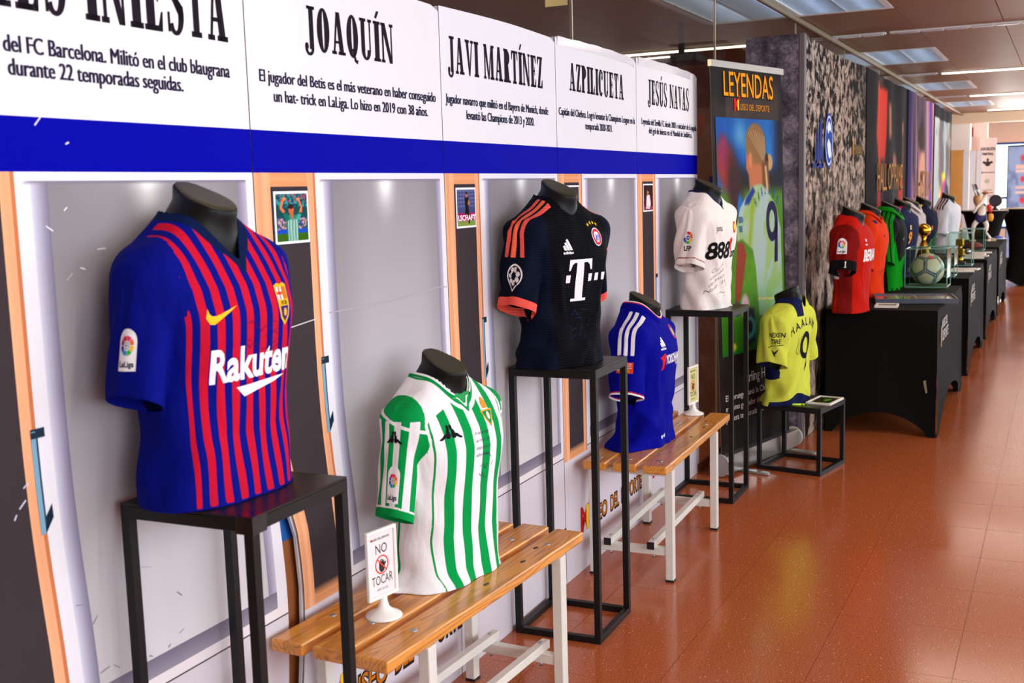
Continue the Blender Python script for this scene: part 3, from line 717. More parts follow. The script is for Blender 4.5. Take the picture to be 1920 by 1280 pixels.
# ------------------------------------------------------------------ slatted benches
def wood_mat(name, rgb, dark):
    m = bpy.data.materials.new(name); m.use_nodes = True; nt = m.node_tree; b = nt.nodes['Principled BSDF']
    tc = nt.nodes.new('ShaderNodeTexCoord'); oi = nt.nodes.new('ShaderNodeObjectInfo')
    mp = nt.nodes.new('ShaderNodeMapping'); mp.inputs['Scale'].default_value = (1.0, 9.0, 9.0)
    nt.links.new(tc.outputs['Object'], mp.inputs['Vector'])
    ad = nt.nodes.new('ShaderNodeVectorMath'); ad.operation = 'MULTIPLY_ADD'; ad.inputs[1].default_value = (7, 13, 5)
    nt.links.new(oi.outputs['Random'], ad.inputs[0]); nt.links.new(mp.outputs[0], ad.inputs[2])
    n = nt.nodes.new('ShaderNodeTexNoise'); n.inputs['Scale'].default_value = .9; n.inputs['Detail'].default_value = 2; n.inputs['Distortion'].default_value = .6
    nt.links.new(ad.outputs[0], n.inputs['Vector'])
    w = nt.nodes.new('ShaderNodeMath'); w.operation = 'MULTIPLY'; w.inputs[1].default_value = 95
    nt.links.new(n.outputs[0], w.inputs[0]); s = nt.nodes.new('ShaderNodeMath'); s.operation = 'SINE'; nt.links.new(w.outputs[0], s.inputs[0])
    f = nt.nodes.new('ShaderNodeTexNoise'); f.inputs['Scale'].default_value = 30; nt.links.new(ad.outputs[0], f.inputs['Vector'])
    r = nt.nodes.new('ShaderNodeMapRange'); r.inputs[1].default_value = .1; r.inputs[2].default_value = 1.0; nt.links.new(s.outputs[0], r.inputs[0])
    m2 = nt.nodes.new('ShaderNodeMath'); m2.operation = 'MULTIPLY'; nt.links.new(r.outputs[0], m2.inputs[0]); nt.links.new(f.outputs[0], m2.inputs[1])
    mx = nt.nodes.new('ShaderNodeMix'); mx.data_type = 'RGBA'; mx.inputs[6].default_value = L4(*rgb); mx.inputs[7].default_value = L4(*dark)
    nt.links.new(m2.outputs[0], mx.inputs[0]); nt.links.new(mx.outputs[2], b.inputs['Base Color'])
    b.inputs['Roughness'].default_value = .28; b.inputs['Coat Weight'].default_value = .25; b.inputs['Coat Roughness'].default_value = .15
    bp = nt.nodes.new('ShaderNodeBump'); bp.inputs['Strength'].default_value = .12; bp.inputs['Distance'].default_value = .002
    nt.links.new(m2.outputs[0], bp.inputs['Height']); nt.links.new(bp.outputs[0], b.inputs['Normal'])
    return m
M_WOOD = wood_mat('varnished_pine', (222, 148, 60), (140, 70, 18))
M_WSTEEL = mat('white_painted_steel', (222, 220, 212), .38, var=.04, vscale=14)
M_BOLT = mat('zinc_bolt', (186, 190, 196), .3, .85)
M_CAP = mat('black_plastic_cap', (20, 20, 22), .5)
BH = .530
def bench(loc, rz, legs, label):
    r = empty('bench', loc, label, 'bench', 'wooden slatted benches', rz)
    L = 1.195; rows = (0.0, .137, .272)
    for k, y in enumerate(rows):
        p = box('plank', (.004 * (k % 2), y, BH - .036), (L + (.01 if k == 1 else 0), y + .104, BH), M_WOOD, r, .006, seg=2)
        for x in (legs[0] + .02, legs[1] + .02):
            lathe('bolt', [(.011, BH - .001), (.011, BH + .001), (.007, BH + .0025)], M_BOLT, r, 12, (x, y + .052, 0))
    # knots of the front plank
    for x, y in ((.83, .045), (.97, .07), (.60, .05)):
        lathe('knot', [(.010, BH - .002), (.010, BH + .0004)], mat('knot_dark', (66, 44, 20), .5), r, 10, (x, y, 0), (1.5, .7))
    for x in legs:
        for y in (-.005, .342): box('leg', (x, y, .006), (x + .04, y + .034, BH - .036), M_WSTEEL, r, .002)
        for y in (-.005, .342): box('foot_cap', (x - .001, y - .001, 0), (x + .041, y + .035, .010), M_CAP, r)
        box('cross_bar', (x + .005, .029, .115), (x + .035, .342, .150), M_WSTEEL, r, .002)
        box('top_bar', (x + .002, .029, BH - .062), (x + .038, .342, BH - .036), M_WSTEEL, r, .002)
    for y in (.072, .268):
        s = box('stretcher', (legs[0] - .025, y, .150), (legs[1] + .06, y + .030, .180), M_WSTEEL, r, .002)
        box('end_cap', (legs[0] - .030, y - .001, .149), (legs[0] - .025, y + .031, .181), M_CAP, s)
        for x in legs:
            lathe('bolt', [(.008, .180), (.008, .183), (.004, .1845)], M_BOLT, s, 10, (x + .02, y + .015, 0))
            lathe('nut', [(.007, .100), (.007, .115)], M_BOLT, s, 8, (x + .02, y + .015, 0))
    return r
bench((2.296, 1.506, 0), math.radians(-2.1), (.185, 1.00), 'varnished wooden slat bench under the green and white shirt, the nearer bench')
bench((4.446, 1.480, 0), math.radians(2.4), (.075, .875), 'varnished wooden slat bench under the royal blue shirt, the farther bench')

# ------------------------------------------------------------------ small table signs
M_PLAST = mat('white_plastic', (240, 238, 234), .35)
def sign(loc, rz, label, tint):
    """frame plane: local x across, front faces local -y, leaning back"""
    r = empty('table_sign', loc, label, 'sign', 'no touching signs', rz)
    lathe('base', [(.052, 0), (.052, .004), (.046, .009), (.030, .016), (.017, .027), (.012, .042), (.011, .062)], M_PLAST, r, 32)
    w, h, z0 = .060, .198, .055
    fr = bmesh.new(); t = .010
    for lo, hi in (((-w, -.006, z0), (w, .006, z0 + t)), ((-w, -.006, z0 + h - t), (w, .006, z0 + h)), ((-w, -.006, z0 + t), (-w + t, .006, z0 + h - t)), ((w - t, -.006, z0 + t), (w, .006, z0 + h - t))): bbox(fr, lo, hi, .002)
    bbox(fr, (-w + t, .001, z0 + t), (w - t, .005, z0 + h - t))
    bmo('frame', fr, M_PLAST, r)
    A = Art(); k = (62, 58, 60)
    A.add([rect(-.049, .049, .011, .187)], tint)
    A.add(text_polys('MUSEO DEL DEPORTE', -.038, .034, .168, .006, .02), (70, 40, 30), 1); A.add([rect(-.042, -.038, .167, .175)], (226, 90, 40), 1)
    A.add(text_polys('NO', -.023, .023, .128, .027, .0), k, 1)
    A.add(text_polys('TOCAR', -.042, .042, .040, .026, .0), k, 1)
    A.add(text_polys('POR FAVOR', -.022, .022, .022, .007, .0), (120, 116, 112), 1)
    A.add([ell(0, .088, .012, .015)], (60, 54, 50), 1)
    for q in range(4): A.add([rect(-.011 + q * .0058, -.0068 + q * .0058, .095, .112 - abs(q - 1.4) * .004)], (60, 54, 50), 1)
    A.add([[(.009, .086), (.018, .098), (.015, .102), (.006, .094)]], (60, 54, 50), 1)
    A.add(arc(0, .095, .027, .027, .004, .004, 0, 360, 40), (226, 74, 62), 2); A.add(stroke([(-.018, .113), (.018, .077)], .004), (226, 74, 62), 2)
    cd = art_mesh('printed_card', A, plane_place((0, .0005, z0), (1, 0, 0), (0, 0, 1), (0, -1, 0), .0004, .0004), mat_print('print_ink', .75, .08), r)
    return r
sign((2.560, 1.682, BH + .001), math.radians(-10), 'white plastic NO TOCAR table sign on the nearer bench beside the green and white shirt', (232, 224, 226))
sign((5.560, 1.702, BH + .001), math.radians(-6), 'white plastic NO TOCAR table sign on the farther bench behind the royal blue shirt', (206, 200, 128))

# ------------------------------------------------------------------ roll-up banner
RA, RB = np.array([6.36, 1.775]), np.array([7.20, 1.565])
ru = (RB - RA) / np.linalg.norm(RB - RA); RW = float(np.linalg.norm(RB - RA)); rn = np.array([ru[1], -ru[0]])
if rn[1] > 0: rn = -rn
def roll_pt(u, z, off=0.0):
    u = np.asarray(u, float); z = np.asarray(z, float)
    b = RA + u[..., None] * RW * ru + np.array([0.0, .062]) * ((z - .1) / 2.3)[..., None] + rn * np.asarray(off, float)[..., None]
    return np.concatenate([b, z[..., None]], -1)
ro = empty('roll_up_banner', (float((RA + RB)[0] / 2), float((RA + RB)[1] / 2), 0), 'dark roll-up banner headed LEYENDAS with a photograph of a fair haired player', 'roll-up banner')
def roll_paint(U, V):
    z = .12 + V * 2.25; n = fbm(U * 7, z * 7, 3, 5); n2 = fbm(U * 30, z * 30, 6, 3)
    b = .55 + 1.0 * (n - .35) + .25 * (n2 - .4) + .55 * np.exp(-((z - 2.15) / .16) ** 2) * (U > .2) * (U < .95)
    return np.clip(np.array((30, 24, 22.)) * np.clip(.3 + 1.5 * (b - .3), .3, 3.0)[:, None], 0, 255)
grid_print('banner_print', lambda U, V: roll_pt(U, .12 + V * 2.25), 50, 130, roll_paint, mat_print('banner_vinyl', .65, .12), ro)
def player_paint(U, V):
    p = Paint(U, V, (8, 84, 176))
    p.mix(sstep(.40, .70, fbm(U * 5, V * 3, 2)) * .5 * (V > .70), (60, 160, 226)); p.mix(np.exp(-((U - .35) / .1) ** 2 - ((V - .93) / .06) ** 2) * .6, (130, 196, 226))
    p.mix(sstep(.84, .74, V) * sstep(.15, .30, U), (22, 18, 26)); p.mix(sstep(.80, 1.0, U), (16, 14, 40))
    p.mix(sstep(.735, .66, V), (78, 138, 10)); p.mix(sstep(.30, .05, V) * .6, (30, 110, 24)); p.mix(sstep(.6, .8, fbm(U * 3, V * 6, 8)) * (V < .6) * .5, (120, 176, 20))
    p.el(.13, .80, .15, .10, (164, 46, 36), .5, -.4); p.el(.10, .86, .05, .07, (150, 40, 90), .4); p.el(.26, .70, .10, .16, (58, 20, 22), .6, .4); p.el(.33, .62, .045, .06, (20, 110, 200), .4)
    skin = (200, 116, 72)
    p.poly([(.44, .86), (.48, .90), (.70, .88), (.72, .80), (.66, .66), (.48, .68), (.47, .76), (.43, .79)], skin, .012)
    p.el(.585, .895, .155, .088, (150, 108, 60), .12); p.poly([(.45, .93), (.60, .975), (.74, .90), (.74, .82), (.66, .80), (.58, .84), (.47, .87)], (146, 104, 58), .012)
    for q in range(16): p.poly([(.46 + q * .017, .955 - abs(q - 6) * .003), (.468 + q * .017, .955 - abs(q - 6) * .003), (.70 + q * .003, .82), (.69 + q * .003, .82)], (206, 172, 118) if q % 2 else (132, 94, 54), .006)
    p.el(.50, .825, .028, .032, (222, 134, 88), .2); p.el(.80, .815, .052, .036, (206, 164, 106), .2); p.el(.755, .825, .03, .03, (62, 36, 20), .3)
    p.poly([(.68, .82), (.78, .82), (.80, .70), (.72, .62), (.68, .70)], (120, 74, 38), .012); p.poly([(.72, .80), (.75, .80), (.78, .68), (.75, .66)], (214, 176, 120), .006)
    p.poly([(.50, .72), (.66, .70), (.66, .64), (.52, .64)], (196, 104, 64), .01)
    sh = [(.53, .715), (.66, .72), (.74, .70), (.88, .63), (.96, .52), (.97, .20), (.99, .135), (.58, .14), (.54, .36), (.50, .44), (.34, .49), (.27, .48), (.26, .54), (.32, .62), (.42, .67)]
    p.poly(sh, (176, 198, 190), .008)
    p.mix(0 * U, skin)
    ins = Paint(U, V, (0, 0, 0)).poly(sh, (1, 1, 1), .004).c[:, 0]
    p.mix(ins * sstep(.42, .66, fbm(U * 9 - V * 6, V * 9, 12)) * .55, (150, 190, 60)); p.mix(ins * np.exp(-((U - .47 - (V - .5) * .35) / .035) ** 2) * (V > .36) * (V < .66) * .9, (150, 176, 30))
    p.mix(ins * sstep(.40, .15, V) * .55, (110, 176, 90)); p.mix(ins * sstep(.30, .26, U) * .2, (255, 255, 255))
    p.poly([(.53, .71), (.42, .665), (.39, .635), (.46, .635), (.56, .69)], (16, 50, 140), .01)
    p.mix(ins * (np.abs(V - .225 - .012 * np.sin(U * 6)) < .004) * .9, (226, 206, 110))
    p.poly([(.27, .48), (.36, .47), (.40, .42), (.30, .24), (.21, .20), (.22, .32)], (150, 58, 30), .01); p.el(.24, .19, .07, .03, (20, 60, 110), .2); p.el(.36, .20, .06, .05, (212, 180, 190), .3)
    p.poly([(.58, .14), (.99, .14), (.97, .03), (.80, .01), (.66, .06)], (14, 18, 34), .012); p.poly([(.33, .20), (.50, .18), (.50, .04), (.34, .02)], (16, 22, 40), .015)
    p.el(.42, .10, .09, .05, (70, 186, 196), .3); p.el(.42, .105, .05, .03, (18, 26, 40), .3)
    p.poly([(.58, .14), (.66, .08), (.74, .02), (.62, .0), (.54, .05)], (60, 170, 80), .02); p.el(.16, .03, .05, .02, (210, 210, 40), .3); p.mix(sstep(.03, .0, V) * 1.0, (30, 120, 40))
    return p.c * .86
PHZ0, PHZ1 = .70, 2.085
gp = grid_print('photograph', lambda U, V: roll_pt(.045 + U * .925, PHZ0 + V * (PHZ1 - PHZ0) - .035 * 0, .003), 130, 230, player_paint, mat_print('banner_vinyl', .65, .12), ro)
gp['label'] = 'printed photograph of a fair haired player from behind in a pale green shirt'
A = Art(); og = (240, 150, 20)
A.add(text_polys('LEYENDAS', .168, .872, 2.205, .14, .014), (30, 16, 8)); A.add(text_polys('LEYENDAS', .165, .865, 2.21, .14, .004), og, 1)
A.add(text_polys('M', .30, .365, 2.132, .062, .06), (206, 36, 26), 1); A.add([rect(.345, .363, 2.132, 2.19)], (240, 196, 40), 2); A.add(stroke([(.365, 2.19), (.372, 2.212)], .014), (206, 36, 26), 1)
A.add(text_polys('USEO DEL DEPORTE', .38, .80, 2.134, .036, .01), (190, 124, 26), 1)
cw = (224, 214, 206)
A.add(text_polys('Erling Haaland', .36, .86, .515, .062, 0), cw, 1)
A.add(text_polys('El noruego ganó la Champions y fue', .07, .97, .435, .036, 0), cw, 1); A.add(text_polys('máximo goleador de la Premier en su', .07, .97, .372, .036, 0), cw, 1); A.add(text_polys("primera temporada con el City ('22-'23)", .07, .97, .309, .036, 0), cw, 1)
n9 = (36, 34, 66)
for ch, u, z, a in zip('HAALAND', (.575, .62, .665, .71, .765, .82, .875), (1.565, 1.60, 1.625, 1.637, 1.635, 1.61, 1.575), (.5, .35, .2, .05, -.15, -.4, -.6)):
    t = text_polys(ch, .6, None, 0, .058, .01, cx=0); t = [[(x * .62, y) for x, y in q] for q in t]
    A.add([[(u + (x * math.cos(a) - y * math.sin(a)) , z + (x * math.sin(a) + y * math.cos(a))) for x, y in q] for q in t], (38, 92, 140), 3)
A.add(arc(.80, 1.47, .085, .125, .040, .055, 0, 360, 30), n9, 3); A.add([[(.845, 1.45), (.885, 1.47), (.87, 1.22), (.825, 1.215)]], n9, 3)
A.add(text_polys('EXEN', .315, .375, 1.475, .034, .03), (40, 92, 150), 3); A.add(text_polys('TIRE', .315, .365, 1.42, .034, .03), (40, 92, 150), 3)
art_mesh('lettering', A, lambda U: roll_pt(U[:, 0], U[:, 1], .004 + .0006 * U[:, 2]), mat_print('print_ink', .75, .08), ro, .2, True)
def rbar(name, u0, u1, z0, z1, n0, n1, m):
    V = [roll_pt(np.array(u), np.array(z), n) for z in (z0, z1) for u, n in ((u0, n0), (u1, n0), (u1, n1), (u0, n1))]
    return pyd(name, V, [(0, 3, 2, 1), (4, 5, 6, 7), (0, 1, 5, 4), (1, 2, 6, 5), (2, 3, 7, 6), (3, 0, 4, 7)], m, ro, False, None, True)
rbar('top_rail', -.01, 1.01, 2.365, 2.402, -.008, .014, M_ALU)
rbar('backing', 0, 1, .11, 2.37, -.0022, -.001, mat('banner_back', (150, 148, 146), .6))
rbar('cassette', -.02, 1.05, .02, .125, -.05, .045, M_ALU)
for u, lab in ((-.035, None), (1.05, None)):
    bm = bmesh.new(); c = roll_pt(np.array(u), np.array(.07))
    for k in range(1): tube_bm(bm, [Vector(c) + Vector((ru[0], ru[1], 0)) * .0, Vector(c) + Vector((ru[0], ru[1], 0)) * .016], .066, None, 20)
    pb = bmo('end_cap', bm, mat('cassette_cap', (176, 172, 170), .4), ro); pb.data.transform(Matrix.Translation(-Vector(ro.location)))
for u in (.20, .92):
    c = RA + u * RW * ru
    V = []; bm = bmesh.new(); d = Vector((rn[0], rn[1], 0)); s = Vector((ru[0], ru[1], 0)); c3 = Vector((c[0], c[1], 0)) - Vector(ro.location)
    q = [c3 + d * a + s * b for a, b in ((-.05, -.02), (-.05, .02), (.20, .02), (.215, .012), (.22, 0), (.215, -.012), (.20, -.02))]
    lo = [bm.verts.new(p + Vector((0, 0, .004))) for p in q]; hi = [bm.verts.new(p + Vector((0, 0, .016))) for p in q]
    bm.faces.new(lo[::-1]); bm.faces.new(hi)
    for k in range(len(q)): bm.faces.new((lo[k], lo[(k + 1) % len(q)], hi[(k + 1) % len(q)], hi[k]))
    bmo('foot', bm, mat('foot_metal', (176, 186, 182), .25, .6), ro)
tube('pole', [roll_pt(np.array(.5), np.array(.1), -.012) - np.array(ro.location), roll_pt(np.array(.5), np.array(2.37), -.012) - np.array(ro.location)], .009, M_ALU, ro)

# ------------------------------------------------------------------ row of tall printed fabric walls
def stone_mat():
    m = bpy.data.materials.new('printed_stone_fabric'); m.use_nodes = True; nt = m.node_tree; b = nt.nodes['Principled BSDF']
    g = nt.nodes.new('ShaderNodeNewGeometry'); n = nt.nodes.new('ShaderNodeTexNoise'); n.inputs['Scale'].default_value = 7; n.inputs['Detail'].default_value = 12; n.inputs['Roughness'].default_value = .78
    nt.links.new(g.outputs['Position'], n.inputs['Vector'])
    r = nt.nodes.new('ShaderNodeValToRGB'); e = r.color_ramp.elements; e[0].position = .36; e[0].color = L4(40, 36, 46); e[1].position = .74; e[1].color = L4(168, 156, 172)
    e2 = r.color_ramp.elements.new(.5); e2.color = L4(80, 74, 90)
    nt.links.new(n.outputs[0], r.inputs[0]); nt.links.new(r.outputs[0], b.inputs['Base Color']); b.inputs['Roughness'].default_value = .85; b.inputs['Specular IOR Level'].default_value = .1
    return m
def crowd_mat():
    """monochrome print of a packed crowd: many small pale figures, larger towards the bottom"""
    m = bpy.data.materials.new('printed_crowd_fabric'); m.use_nodes = True; nt = m.node_tree; b = nt.nodes['Principled BSDF']
    tc = nt.nodes.new('ShaderNodeTexCoord'); sp = nt.nodes.new('ShaderNodeSeparateXYZ'); nt.links.new(tc.outputs['Object'], sp.inputs[0])
    def mth(op, a, bb=None, c=None):
        q = nt.nodes.new('ShaderNodeMath'); q.operation = op
        for k, v in enumerate((a, bb, c)):
            if v is None: continue
            if isinstance(v, (int, float)): q.inputs[k].default_value = v
            else: nt.links.new(v, q.inputs[k])
        return q.outputs[0]
    def layer(sx, sz, thr, seed):
        cb = nt.nodes.new('ShaderNodeCombineXYZ')
        nt.links.new(mth('MULTIPLY', sp.outputs[0], sx), cb.inputs[0]); nt.links.new(mth('MULTIPLY', sp.outputs[2], sz), cb.inputs[2]); cb.inputs[1].default_value = seed
        n = nt.nodes.new('ShaderNodeTexNoise'); n.inputs['Scale'].default_value = 1; n.inputs['Detail'].default_value = 3; n.inputs['Roughness'].default_value = .6; n.inputs['Distortion'].default_value = .3
        nt.links.new(cb.outputs[0], n.inputs['Vector'])
        mr = nt.nodes.new('ShaderNodeMapRange'); mr.inputs[1].default_value = thr - .05; mr.inputs[2].default_value = thr + .07; nt.links.new(n.outputs[0], mr.inputs[0])
        return mr.outputs[0]
    top = layer(11, 13, .50, 0.3); mid = layer(8.0, 6.6, .49, 4.1); low = layer(5.0, 2.4, .48, 9.2); tone = layer(24, 22, .46, 13.0)
    hz = nt.nodes.new('ShaderNodeMapRange'); hz.inputs[1].default_value = 1.15; hz.inputs[2].default_value = 1.9; nt.links.new(sp.outputs[2], hz.inputs[0])
    h2 = nt.nodes.new('ShaderNodeMapRange'); h2.inputs[1].default_value = 1.0; h2.inputs[2].default_value = 1.35; nt.links.new(sp.outputs[2], h2.inputs[0])
    a = nt.nodes.new('ShaderNodeMix'); nt.links.new(hz.outputs[0], a.inputs[0]); nt.links.new(mid, a.inputs[2]); nt.links.new(top, a.inputs[3])
    a2 = nt.nodes.new('ShaderNodeMix'); nt.links.new(h2.outputs[0], a2.inputs[0]); nt.links.new(low, a2.inputs[2]); nt.links.new(a.outputs[0], a2.inputs[3])
    fin = mth('MULTIPLY', a2.outputs[0], mth('MULTIPLY_ADD', tone, .55, .45))
    # darker towards the far top corner and the foot, as printed
    mx = nt.nodes.new('ShaderNodeMix'); mx.data_type = 'RGBA'; mx.inputs[6].default_value = L4(30, 23, 21); mx.inputs[7].default_value = L4(196, 170, 152)
    nt.links.new(fin, mx.inputs[0])
    cool = nt.nodes.new('ShaderNodeMix'); cool.data_type = 'RGBA'; cool.inputs[7].default_value = L4(150, 170, 176)
    dx = nt.nodes.new('ShaderNodeMapRange'); dx.inputs[1].default_value = 1.0; dx.inputs[2].default_value = .0; nt.links.new(sp.outputs[0], dx.inputs[0])
    dz = nt.nodes.new('ShaderNodeMapRange'); dz.inputs[1].default_value = 1.9; dz.inputs[2].default_value = 2.6; dz.inputs[4].default_value = .5; nt.links.new(sp.outputs[2], dz.inputs[0])
    nt.links.new(mth('MULTIPLY', mth('MULTIPLY', dx.outputs[0], dz.outputs[0]), fin), cool.inputs[0]); nt.links.new(mx.outputs[2], cool.inputs[6])
    dk = nt.nodes.new('ShaderNodeMix'); dk.data_type = 'RGBA'; dk.inputs[7].default_value = L4(30, 25, 25)
    dx2 = nt.nodes.new('ShaderNodeMapRange'); dx2.inputs[1].default_value = 1.3; dx2.inputs[2].default_value = 2.35; dx2.inputs[4].default_value = .75; nt.links.new(sp.outputs[0], dx2.inputs[0])
    dz2 = nt.nodes.new('ShaderNodeMapRange'); dz2.inputs[1].default_value = 1.6; dz2.inputs[2].default_value = 2.4; nt.links.new(sp.outputs[2], dz2.inputs[0])
    nt.links.new(mth('MULTIPLY', dx2.outputs[0], dz2.outputs[0]), dk.inputs[0]); nt.links.new(cool.outputs[2], dk.inputs[6])
    nt.links.new(dk.outputs[2], b.inputs['Base Color']); b.inputs['Roughness'].default_value = .9; b.inputs['Specular IOR Level'].default_value = .06
    return m
M_STONE = stone_mat(); M_CROWD = crowd_mat(); M_HEM = mat('fabric_hem', (20, 18, 22), .6)
BW = [(7.39, 9.84), (9.93, 12.58), (12.68, 15.20), (15.30, 17.55)]
BY0, BY1, BHH = 1.524, 1.895, 2.632
def red_paint(U, V):
    p = Paint(U, V, (20, 16, 18)); p.mix(sstep(.45, .75, fbm(U * 5, V * 6, 5)) * .4, (50, 38, 36))
    R_ = (176, 48, 32); sk = (150, 96, 78)
    p.poly([(.22, .98), (.42, .96), (.40, .82), (.34, .62), (.28, .62), (.16, .80)], R_, .015); p.poly([(.20, .66), (.36, .66), (.30, .45), (.16, .42)], (150, 40, 30), .015); p.poly([(.44, .92), (.50, .92), (.50, .80), (.44, .80)], sk, .02)
    p.el(.30, .99, .05, .03, (60, 40, 32)); p.poly([(.28, .72), (.36, .72), (.34, .55), (.30, .55)], (40, 34, 40), .02); p.el(.62, .70, .06, .05, sk, .4); p.poly([(.56, .66), (.74, .66), (.80, .46), (.58, .46)], (60, 50, 52), .02)
    p.poly([(.72, .62), (.80, .70), (.84, .62), (.78, .46), (.70, .46)], R_, .02); p.poly([(.80, .56), (.86, .58), (.84, .48)], (220, 180, 40), .01); p.el(.82, .84, .03, .03, sk, .4); p.poly([(.80, .82), (.84, .82), (.84, .68), (.80, .68)], (120, 60, 46), .02)
    p.poly([(.34, .34), (.56, .36), (.62, .22), (.58, 0), (.32, 0), (.30, .2)], (170, 50, 34), .02); p.poly([(.62, .30), (.74, .28), (.78, .1), (.70, 0), (.62, .05)], (130, 60, 46), .02); p.el(.20, .10, .08, .09, (140, 44, 32), .3); p.el(.90, .12, .05, .08, (60, 110, 150), .4); p.el(.46, .42, .05, .05, sk, .4)
    p.poly([(.14, .30), (.20, .30), (.22, .04), (.12, .06)], (120, 60, 50), .02)
    return p.c
def pink_paint(U, V):
    p = Paint(U, V, (86, 66, 84)); n = fbm(U * 9, V * 1.4, 7); p.mix(sstep(.40, .62, n), (176, 120, 128)); p.mix(sstep(.55, .7, fbm(U * 12, V * 1.2, 11)) * .9, (40, 32, 44))
    p.mix(np.exp(-((U - .04) / .06) ** 2) * .9, (36, 22, 90)); p.mix(np.exp(-((U - .78) / .035) ** 2) * sstep(.35, .6, V), (86, 40, 176)); p.mix(np.exp(-((U - .70) / .05) ** 2) * .8 * (V > .4), (212, 150, 160))
    p.el(.46, .60, .12, .20, (212, 150, 124), .2); p.el(.46, .83, .13, .06, (60, 42, 36), .3); p.el(.42, .66, .03, .02, (60, 40, 40), .5); p.el(.46, .50, .03, .035, (120, 62, 62), .5)
    p.poly([(.34, .40), (.60, .40), (.62, .20), (.70, 0), (.30, 0), (.34, .2)], (220, 206, 196), .02); p.poly([(.40, .40), (.50, .42), (.46, .25)], (190, 130, 110), .02)
    return p.c
def pale_paint(U, V):
    p = Paint(U, V, (170, 178, 176)); p.mix(sstep(.42, .60, fbm(U * 6, V * 5, 13)), (110, 104, 104)); p.mix((V > .94) * 1.0, (34, 34, 38))
    p.el(.42, .52, .20, .16, (226, 214, 40), .1); p.el(.50, .50, .18, .15, (206, 60, 150), .1); p.el(.58, .49, .18, .14, (40, 120, 140), .1); p.el(.64, .48, .18, .15, (60, 60, 66), .1)
    p.el(.34, .08, .18, .16, (222, 50, 120), .1); p.el(.42, .12, .16, .15, (214, 206, 50), .1); p.el(.52, .14, .16, .16, (60, 70, 84), .1)
    p.poly([(.78, .9), (.88, .9), (.9, .3), (.8, .2)], (168, 120, 90), .03); p.poly([(.80, .95), (.98, .95), (.98, .86), (.80, .86)], (110, 84, 50), .02); p.poly([(.14, .9), (.3, .85), (.4, .6), (.2, .6)], (120, 100, 108), .04)
    return p.c
BLAB = ['tall fabric wall printed with a grey crowd and a blue club crest, behind the roll-up banner', 'tall dark fabric wall printed with players in red, second of the row', 'tall pink and purple fabric wall printed with a portrait, third of the row', 'tall pale fabric wall with yellow and pink rings, last of the row']
M_FPR = mat_print('fabric_print', .85, .08)
